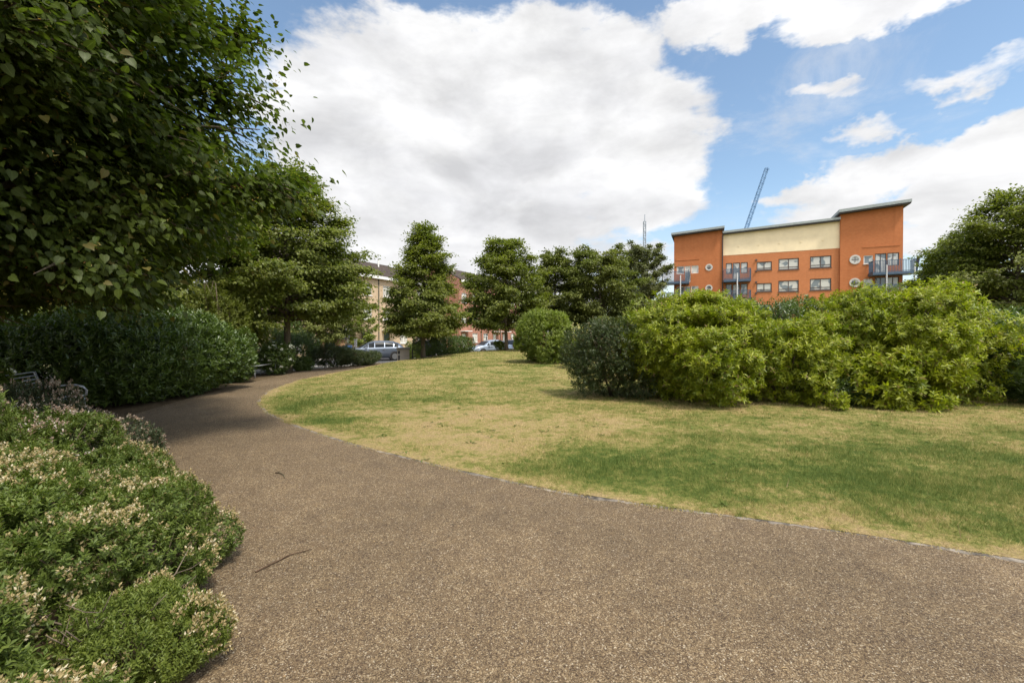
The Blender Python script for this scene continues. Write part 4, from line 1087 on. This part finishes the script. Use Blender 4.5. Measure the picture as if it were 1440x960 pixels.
# ---- cars
def car_paint(name, col):
    m, nt, out = new_mat(name); t = NT(nt)
    b = t.bsdf(col, .32, .55, .5); b.inputs['Coat Weight'].default_value = .6; b.inputs['Coat Roughness'].default_value = .05
    t.link(b.outputs[0], out.inputs[0]); return m
m_tyre = plain('tyre', (.02, .02, .021), .85); m_rim = plain('alloy', (.45, .45, .46), .35, .8); m_carglass = plain('car_glass', (.012, .015, .018), .3, spec=.15); m_lamp = plain('headlamp', (.75, .77, .8), .12, 0, .02, spec=.8)
m_tail = plain('tail_lamp', (.35, .02, .02), .2); m_plate = plain('number_plate', (.7, .68, .55), .5)
def make_car(label, paint, loc, rz, group, estate=True):
    c = thing('parked_car', label, 'car', loc, rz, group)
    # stations: x, half width, sill z, waist z, roof z (roof = waist over bonnet and boot), roof half width
    S = [(-2.22, .70, .38, .62, .66, .55), (-2.14, .80, .26, .78, .86, .60), (-1.95, .85, .22, .90, 1.02, .62), (-1.62, .88, .20, .95, 1.30, .60), (-1.25, .89, .19, .96, 1.41, .60), (-.6, .90, .19, .95, 1.455, .61), (.1, .90, .19, .935, 1.45, .61),
         (.55, .90, .19, .925, 1.33, .60), (.98, .89, .19, .915, 1.08, .62), (1.18, .88, .19, .905, .965, .66), (1.6, .86, .20, .84, .90, .62), (1.95, .81, .22, .74, .80, .56), (2.13, .72, .28, .62, .68, .48), (2.2, .60, .38, .54, .56, .40)]
    if not estate: S[2] = (-1.95, .85, .22, .92, .97, .62); S[3] = (-1.62, .88, .20, .95, 1.10, .60); S[4] = (-1.25, .89, .19, .96, 1.32, .60)
    def sec(q):
        x, w, zs, zw, zr, rw_ = q
        return [(x, w * .90, zs), (x, w * .985, zs + .10), (x, w, (zs + zw) / 2), (x, w * .975, zw - .05), (x, w * .94, zw), (x, (w * .94 + rw_) / 2 + .025, (zw + zr) / 2 + .01), (x, rw_, zr - .03), (x, rw_ * .75, zr), (x, 0, zr + .012)]
    mb = MB(); R = []
    for q in S:
        h = sec(q); R.append(h + [(x, -y, z) for x, y, z in h[-2::-1]])
    k = len(R[0]); V = [p for r_ in R for p in r_]
    Fs = [(i * k + j, i * k + j + 1, (i + 1) * k + j + 1, (i + 1) * k + j) for i in range(len(R) - 1) for j in range(k - 1)]
    Fs += [tuple(range(k)), tuple((len(R) - 1) * k + j for j in range(k - 1, -1, -1))]
    mb.add(V, Fs); body = mb.build('body', paint, c, True)
    def gl(name, quads):
        g = MB()
        for q in quads: g.add(q, [tuple(range(len(q)))])
        return g.build(name, m_carglass, c)
    def pt(i, f, side, out=.022):
        q = S[i]; zw, zr, rw_, w = q[3], q[4], q[5], q[1]
        y0 = w * .94; ym = (w * .94 + rw_) / 2 + .025; zm = (zw + zr) / 2 + .01
        if f < .5: y = y0 + (ym - y0) * f * 2; z = zw + (zm - zw) * f * 2
        else: y = ym + (rw_ - ym) * (f - .5) * 2; z = zm + (zr - .03 - zm) * (f - .5) * 2
        return (q[0], side * (y + out), z + .002)
    for sd_ in (1, -1):
        for ia, ib in ((3, 4), (4, 5), (5, 6), (6, 7)):
            a, b = pt(ia, .10, sd_), pt(ib, .10, sd_); d_, e_ = pt(ib, .5, sd_), pt(ia, .5, sd_); f_, g_ = pt(ib, .84, sd_), pt(ia, .84, sd_)
            sx_ = .03
            def inset(p, dx): return (p[0] + dx, p[1], p[2])
            gl('window', [[inset(a, sx_), inset(b, -sx_), inset(d_, -sx_), inset(e_, sx_)], [inset(e_, sx_), inset(d_, -sx_), inset(f_, -sx_), inset(g_, sx_)]])
        a, b, d_ = pt(7, .10, sd_), pt(8, .14, sd_), pt(7, .8, sd_); gl('window', [[(a[0] + .03, a[1], a[2]), (b[0] - .02, b[1], b[2]), (d_[0] + .03, d_[1], d_[2])]])
        for z_ in (.45, .82): pass
        MB().box(.62, .80, sd_ * .93 if sd_ > 0 else -1.06, sd_ * 1.06 if sd_ > 0 else -.93, .94, 1.06).build('mirror', paint, c, bevel=.03)
        for xh in (-.55, .42): MB().box(xh - .1, xh + .1, min(sd_ * .895, sd_ * .915), max(sd_ * .895, sd_ * .915), .80, .83).build('door_handle', m_rim, c)
        l = MB().add([(2.0, sd_ * .52, .60), (2.17, sd_ * .50, .60), (2.06, sd_ * .79, .64), (1.86, sd_ * .845, .70), (2.02, sd_ * .52, .74), (1.80, sd_ * .80, .79)], [(1, 2, 3, 5, 4), (0, 1, 4)]).build('headlight', m_lamp, c)
        MB().box(-2.17, -2.05, min(sd_ * .56, sd_ * .815), max(sd_ * .56, sd_ * .815), .72, .90).build('tail_light', m_tail, c, bevel=.02)
    for ia, ib, nm in ((7, 9, 'windscreen'), (2, 4, 'rear_window')):
        q = []
        A, Bq = S[ia], S[ib]
        hi, lo = (A, Bq) if nm == 'windscreen' else (Bq, A)
        dx = .03 if nm == 'windscreen' else -.03
        gl(nm, [[(lo[0] + dx * .6, -.60, lo[4] + .02), (lo[0] + dx * .6, .60, lo[4] + .02), (hi[0] + dx, .53, hi[4] + .01), (hi[0] + dx, -.53, hi[4] + .01)]])
    for wx in (-1.33, 1.36):
        for sd_ in (1, -1):
            MB().tube([(wx, sd_ * .70, .32), (wx, sd_ * .906, .32)], .365, 24).build('wheel_arch', m_dkframe, c)
            wl = MB().tube([(wx, sd_ * .66, .315), (wx, sd_ * .70, .315), (wx, sd_ * .90, .315), (wx, sd_ * .925, .315)], [.28, .315, .315, .285], 24).build('wheel', m_tyre, c)
            g = MB().tube([(wx, sd_ * .86, .315), (wx, sd_ * .932, .315)], [.205, .215], 20)
            g.build('rim', m_rim, wl)
    MB().box(2.19, 2.215, -.26, .26, .40, .51).build('number_plate', m_plate, c)
    MB().box(2.10, 2.185, -.42, .42, .53, .60).build('grille', m_dkframe, c)
    MB().box(-2.20, -2.225 + .05, -.26, .26, .50, .61).build('number_plate', m_plate, c)
    return c
silver = car_paint('silver_blue_paint', (.13, .155, .20)); dkred = car_paint('dark_plum_paint', (.06, .035, .045)); pale = car_paint('pale_blue_paint', (.36, .42, .50)); blackp = car_paint('black_paint', (.02, .02, .024))
cg = 'cars parked on the street'
ZR = -.225
def car_at(d, px, rz, label, paint, estate=True):
    x, y = at(d, px); make_car(label, paint, (x, y, ZR), rz, cg, estate)
car_at(34.0, 528, math.radians(200), 'silver-grey estate car parked side-on beside the brick pier', silver)
car_at(37.0, 474, math.radians(5), 'dark plum car nosing out behind the dark shrub, left of the silver car', dkred)
car_at(43.5, 690, math.radians(215), 'pale silver-blue car beyond the lawn crest, left of the rounded lime trunk', pale, False)
car_at(48.5, 722, math.radians(240), 'black car beyond the lawn crest, right of the rounded lime trunk', blackp)
car_at(41.0, 598, math.radians(238), 'dark car parked behind the clipped hedge and the slender lime', blackp, False)

# ---- benches
m_steel = plain('grey_steel', (.46, .47, .48), .45, .4, var=.08)
def bench(label, x, y, rz, L=1.9, group='metal benches beside the path'):
    """x along the seat, front towards -y"""
    b = thing('park_bench', label, 'bench', (x, y, float(gz(x, y))), rz, group)
    h = L / 2
    mb = MB()
    for i in range(9): mb.tube([(-h, -.26 + i * .062, .445 - .03 * i / 8 + .012 * (i == 0)), (h, -.26 + i * .062, .445 - .03 * i / 8 + .012 * (i == 0))], .011, 6)
    mb.build('seat', m_steel, b, True)
    mb = MB()
    for i in range(8):
        z = .49 + i * .062; yy = .265 + .11 * i / 7 + .02 * (i / 7) ** 2
        mb.tube([(-h, yy, z), (h, yy, z)], .011, 6)
    mb.build('backrest', m_steel, b, True)
    for s in (-1, 1):
        xx = s * (h + .012)
        mb = MB(); mb.tube([(xx, .395, .93), (xx, .25, .44), (xx, -.28, .47)], .02, 8); mb.build('side_frame', m_steel, b, True)
        mb = MB(); mb.tube([(xx, .30, .66), (xx, .05, .665), (xx, -.16, .665), (xx, -.26, .63), (xx, -.31, .56), (xx, -.30, .47)], .019, 8); mb.build('armrest', m_steel, b, True)
        for yy, y2 in ((-.27, -.29), (.25, .30)):
            mb = MB(); mb.tube([(xx, yy, .45), (xx, y2, .01)], .02, 8); mb.build('leg', m_steel, b, True)
    return b
# axis of the near bench runs along the path edge, front to the path
bench('metal slatted bench half hidden behind the flowering bed, at the left edge of the photo', -7.68, 7.35, math.atan2(-1.15, .55) + math.pi)
bench('metal bench in the shade by the far end of the laurel hedge, one arm showing', -9.8, 17.55, math.atan2(-1.0, .12) + math.pi)

# ================================================================ orange apartment block
BX, BY = 22.7, 63.8
BA = math.atan2(-.402, .916)
m_orange = brick_mat('orange_brickwork', (.43, .140, .050), (.49, .172, .065), (.40, .18, .09), 1.0, .3, .22)
m_orange2 = brick_mat('orange_brickwork_mid', (.48, .172, .068), (.54, .20, .083), (.45, .21, .11), 1.0, .3, .2)
m_render = plain('cream_render', (.84, .70, .48), .85, var=.06, scale=.8)
m_zinc = plain('zinc_roof', (.30, .33, .33), .5, .3, var=.1)
m_soffit = plain('dark_soffit', (.055, .05, .05), .7)
m_bsteel = plain('blue_steel', (.075, .115, .175), .5, .2, var=.12)
m_post = plain('pale_post', (.55, .56, .58), .5)
m_wframe = plain('brown_grey_frame', (.10, .08, .075), .55)
m_white = plain('white_ring', (.52, .50, .47), .6, var=.06)
m_aglass = glass_mat('apartment_glass', (.16, .18, .19), .95)
ap = thing('apartment_block', 'orange brick apartment block with cream top band, sloping zinc roofs and blue steel balconies', 'apartment block', (BX, BY, -.3), BA)
Tm0, Tm1, TL = 6.1, 19.2, 25.3
FL = [.8, 3.6, 6.4, 9.2]                         # floor levels over the block's base
DEP = 12.0; ST = .30                             # towers stand proud of the middle wall
def roofz(tt, a, b, za, zb): return za + (zb - za) * (tt - a) / (b - a)

def tower(name, x0, x1, za, zb, holes, mat):
    mb = MB(); zt = min(za, zb) - .6
    wall_open(mb, x1, 0, zt, holes, -ST, .22, x0)
    z0_, z1_ = za, zb
    mb.add([(x0, -ST, zt), (x1, -ST, zt), (x1, -ST, z1_), (x0, -ST, z0_)], [(0, 1, 2, 3)])
    mb.add([(x0, -ST, 0), (x0, DEP, 0), (x0, DEP, z0_), (x0, -ST, z0_)], [(0, 3, 2, 1)])
    mb.add([(x1, -ST, 0), (x1, DEP, 0), (x1, DEP, z1_), (x1, -ST, z1_)], [(0, 1, 2, 3)])
    mb.add([(x0, DEP, 0), (x1, DEP, 0), (x1, DEP, z1_), (x0, DEP, z0_)], [(0, 3, 2, 1)])
    mb.add([(x0, -ST, z0_), (x1, -ST, z1_), (x1, DEP, z1_), (x0, DEP, z0_)], [(0, 1, 2, 3)])
    return mb.build(name, mat, ap)
def wins(xs, widths, h, sill):
    return [(x - w_ / 2, x + w_ / 2, f + s, f + s + hh) for f in FL for x, w_, hh, s in zip(xs, widths, h, sill)]
def tt_of(px): k = (px - 720) / F; return (BY * k - BX) / (.916 + .402 * k)
# openings of the left tower: door + windows on the balcony; of the right tower likewise
lw = [(.35, 1.35, 1.30, 2.35), (1.42, 2.15, .12, 2.35), (2.25, 3.15, 1.30, 2.35)]
Lh = [(a, b, f + c, f + d) for f in FL for a, b, c, d in lw]
tower('wall', 0.0, Tm0, 15.75, 16.1, Lh, m_orange)
rw = [(TL - 3.75, TL - 2.85, 1.35, 2.35), (TL - 2.65, TL - 1.55, .12, 2.5), (TL - 1.48, TL - .35, 1.0, 2.5)]
Rh = [(a, b, f + c, f + d) for f in FL for a, b, c, d in rw]
tower('wall', Tm1, TL, 16.75, 17.15, Rh, m_orange)
# middle
mws = [(tt_of(1074), 1.75, 1.10, 1.28), (tt_of(1108.3), 2.25, 1.42, 1.18), (tt_of(1153.3), 2.25, 1.45, 1.22)]
Mh = [(x - w_ / 2, x + w_ / 2, f + s, f + s + h) for f in FL for x, w_, h, s in mws]
bal = [(6.55, 7.30, 1.0, 2.45), (7.38, 8.25, .12, 2.45), (8.33, 9.15, 1.0, 2.45)]
Mb = [(a, b, f + c, f + d) for f in FL for a, b, c, d in bal]
mb = MB(); wall_open(mb, Tm1, 0, 12.72, Mh + Mb, 0, .2, Tm0)
mb.add([(Tm0, DEP, 0), (Tm1, DEP, 0), (Tm1, DEP, 16.05), (Tm0, DEP, 15.55)], [(0, 3, 2, 1)])
mb.build('wall', m_orange2, ap)
mb = MB(); mb.add([(Tm0, -.02, 12.70), (Tm1, -.02, 12.70), (Tm1, -.02, 16.05), (Tm0, -.02, 15.55), (Tm0, .03, 12.70), (Tm1, .03, 12.70)], [(0, 1, 2, 3), (0, 4, 5, 1)])
for k in range(5):
    x = Tm0 + 1.9 + k * 2.35; mb.box(x, x + .14, -.07, -.022, 13.75, 13.9)
mb.build('render_band', m_render, ap)
def slab(x0, x1, za, zb, y0, th=.30):
    mb = MB()
    V = [(x0, y0, za), (x1, y0, zb), (x1, DEP + .5, zb), (x0, DEP + .5, za)]
    V2 = [(a, b, c + th) for a, b, c in V]
    mb.add(V + V2, [(0, 3, 2, 1), (4, 5, 6, 7), (0, 1, 5, 4), (1, 2, 6, 5), (2, 3, 7, 6), (3, 0, 4, 7)])
    r_ = mb.build('roof', m_zinc, ap)
    V = [(x0 + .05, y0 + .06, za - .16), (x1 - .05, y0 + .06, zb - .16), (x1 - .05, DEP, zb - .16), (x0 + .05, DEP, za - .16)]
    V2 = [(a, b, c + .155) for a, b, c in V]
    MB().add(V + V2, [(0, 3, 2, 1), (0, 1, 5, 4), (1, 2, 6, 5), (2, 3, 7, 6), (3, 0, 4, 7)]).build('soffit', m_soffit, r_)
slab(-.35, Tm0 + .25, 15.85, 16.22, -ST - .7, .28)
slab(Tm0 + .02, Tm1 - .02, 15.62, 16.12, -.55, .28)
slab(Tm1 - .30, TL + .55, 16.85, 17.32, -ST - .8, .34)
for q in Lh: window(ap, *q, -ST, m_frame, m_aglass, 1, 1, .07)
for q in Rh: window(ap, *q, -ST, m_frame if q[0] < TL - 3 else m_wframe, m_aglass, 2 if q[1] - q[0] > .95 else 1, 1, .08, m_white if q[0] < TL - 3 else None)
for q in Mh: window(ap, *q, 0, m_wframe, m_aglass, 2 if q[1] - q[0] < 2 else 2, 1, .11, m_wframe, trans=.24)
for q in Mb: window(ap, *q, 0, m_wframe, m_aglass, 1, 1, .09)
def porthole(x, z, R):
    n = 28; mb = MB(); V = []; y = -ST
    for r_, yy in ((R, y - .004), (R, y - .07), (R * .66, y - .07), (R * .62, y - .02)):
        V += [(x + math.cos(TWO * i / n) * r_, yy, z + math.sin(TWO * i / n) * r_) for i in range(n)]
    mb.add(V, [(j * n + i, j * n + (i + 1) % n, (j + 1) * n + (i + 1) % n, (j + 1) * n + i) for j in range(3) for i in range(n)])
    o = mb.build('porthole', m_white, ap)
    MB().add([(x + math.cos(TWO * i / n) * R * .63, y - .018, z + math.sin(TWO * i / n) * R * .63) for i in range(n)], [tuple(range(n))]).build('pane', m_glass, o)
    mb = MB(); mb.box(x - .03, x + .03, y - .045, y - .022, z - R * .6, z + R * .6); mb.box(x - R * .6, x - .032, y - .045, y - .022, z - .03, z + .03); mb.box(x + .032, x + R * .6, y - .045, y - .022, z - .03, z + .03); mb.build('glazing_bar', m_wframe, o)
for f in FL[1:]:
    porthole(tt_of(996.6), f + 2.0, .45); porthole(tt_of(1200.5), f + 1.95, .56)
# brick string course above the balcony doors
MB().box(.2, 3.3, -ST - .04, -ST - .003, FL[3] + 3.15, FL[3] + 3.3).build('string_course', m_orange, ap)
MB().box(TL - 3.9, TL - .25, -ST - .04, -ST - .003, FL[3] + 3.3, FL[3] + 3.45).build('string_course', m_orange, ap)
# balconies
def balcony(x0, x1, y0, y1, z, H=1.35, post=None, wing=None):
    mb = MB(); mb.box(x0, x1, y0, y1, z - .28, z); b = mb.build('balcony', m_bsteel, ap)
    mb = MB()
    for zz in (.10, H): mb.bar((x0 + .03, y0 + .03, z + zz), (x1 - .03, y0 + .03, z + zz), .05, .06)
    for xx in (x0 + .03, x1 - .03):
        for zz in (.10, H): mb.bar((xx, y0 + .06, z + zz), (xx, y1 - .01, z + zz), .05, .06)
    n = int((x1 - x0) / .14)
    for i in range(n + 1): x = x0 + .03 + (x1 - x0 - .06) * i / n; mb.box(x - .028, x + .028, y0 + .015, y0 + .045, z + .002, z + H + (.2 if i % 6 == 0 else 0))
    m_ = int((y1 - y0) / .14)
    for xx in (x0 + .03, x1 - .03):
        for i in range(1, m_): y = y0 + (y1 - y0) * i / m_; mb.box(xx - .015, xx + .015, y - .012, y + .012, z + .002, z + H)
    mb.build('railing', m_bsteel, b)
    if wing:
        MB().add([(x1 + .01, y0, z - .25), (x1 + .30, y0, z + H + .35), (x1 + .30, y0 + .9, z + H + .35), (x1 + .01, y0 + .9, z - .25), (x1 + .06, y0, z - .25), (x1 + .36, y0, z + H + .35), (x1 + .36, y0 + .9, z + H + .35), (x1 + .06, y0 + .9, z - .25)],
                 [(0, 1, 2, 3), (4, 7, 6, 5), (0, 4, 5, 1), (1, 5, 6, 2), (2, 6, 7, 3), (3, 7, 4, 0)]).build('side_screen', m_bsteel, b)
    return b
for f in FL[1:]:
    z = f + .08
    if f > 5:
        balcony(-1.45, 2.0, -ST - 1.75, -ST - .01, z)
        balcony(22.0, 26.0, -ST - 1.75, -ST - .01, z, wing=True)
    balcony(6.25, 9.45, -1.55, -.01, z)
for xx, yy in ((-1.3, -ST - 1.6), (.95, -ST - 1.66), (7.85, -1.45), (23.3, -ST - 1.6), (25.85, -ST - 1.6)):
    for a, b in zip([0] + FL[1:], FL[1:]):
        if b < 9.3: pass
    MB().tube([(xx, yy - .12, 0), (xx, yy - .12, FL[3] + .9)], .075, 8).build('balcony_post', m_post, ap)
MB().box(Tm0 - .02, Tm0 + .10, -ST - .13, -ST - .02, 0, 15.4).build('drainpipe', m_dkframe, ap)
for k in range(4): MB().box(10.05, 10.25, -.16, -.004, FL[3] + 2.55 - k * 1.45, FL[3] + 2.75 - k * 1.45).build('wall_vent', m_wframe, ap)

# ---------------------------------------------------------------- cranes
m_cblue = plain('crane_blue', (.20, .34, .56), .5); m_cgrey = plain('crane_grey', (.30, .34, .40), .5)
def lattice(mb, a, b, w, n, r_):
    a = Vector(a); b = Vector(b); d = (b - a).normalized(); x = d.cross(Vector((0, 1, 0))).normalized(); y = x.cross(d)
    C = [(-1, -1), (1, -1), (1, 1), (-1, 1)]
    for i, j in C: mb.bar(a + (x * i + y * j) * w / 2, b + (x * i + y * j) * w / 2, r_, r_)
    for k in range(n):
        p = a + (b - a) * k / n; q = a + (b - a) * (k + 1) / n
        for m_ in range(4):
            c0, c1 = C[m_], C[(m_ + 1) % 4]
            if k % 2: c0, c1 = c1, c0
            mb.bar(p + (x * c0[0] + y * c0[1]) * w / 2, q + (x * c1[0] + y * c1[1]) * w / 2, r_ * .7, r_ * .7)
            mb.bar(q + (x * c0[0] + y * c0[1]) * w / 2, q + (x * c1[0] + y * c1[1]) * w / 2, r_ * .7, r_ * .7)
def crane(label, d, px0, py0, px1, py1, w, mat, steep=False):
    X0 = (px0 - 720) / F * d; X1 = (px1 - 720) / F * d; Z0 = EYE - (py0 - HOR) * d / F; Z1 = EYE - (py1 - HOR) * d / F
    c = thing('tower_crane', label, 'crane', (X0, d, 0))
    if steep:
        mb = MB(); lattice(mb, (0, 0, -1), (0, 0, Z1), w, 34, w * .17); mb.build('mast', mat, c)
        MB().box(-w * .9, w * .9, -w * .9, w * .9, Z1 * .62, Z1 * .62 + 2.4).build('cab', mat, c)
        mb = MB(); mb.bar((0, 0, Z1), (.1, 0, Z1 + 4), .35, .35); mb.build('mast_head', mat, c)
    else:
        dx = (X1 - X0) / (Z1 - Z0); k = 5.0
        base = (-dx * k, 0, Z0 - k)
        mb = MB(); lattice(mb, base, (X1 - X0, 0, Z1), w, 24, w * .16); mb.bar((X1 - X0, 0, Z1), (X1 - X0 + w * .8, 0, Z1 - .4), w * .8, w * .8); mb.build('jib', mat, c)
        mb = MB(); lattice(mb, (base[0], 0, -1), (base[0], 0, Z0 - k), w * 1.2, 20, w * .18); mb.build('mast', mat, c)
        MB().box(base[0] - 7, base[0] + 1.2, -1.2, 1.2, Z0 - k - 1.4, Z0 - k + .2).build('machinery_deck', mat, c)
        MB().box(base[0] + 1.25, base[0] + 3, -2.6, -.9, Z0 - k - 2.2, Z0 - k + .2).build('cab', m_frame, c)
crane('blue lattice crane jib raised steeply behind the roof of the orange apartment block', 220, 1049, 321, 1077, 238, 1.35, m_cblue)
crane('thin grey crane mast standing upright in the far distance left of the orange block', 260, 906, 345, 906, 312, 1.25, m_cgrey, True)
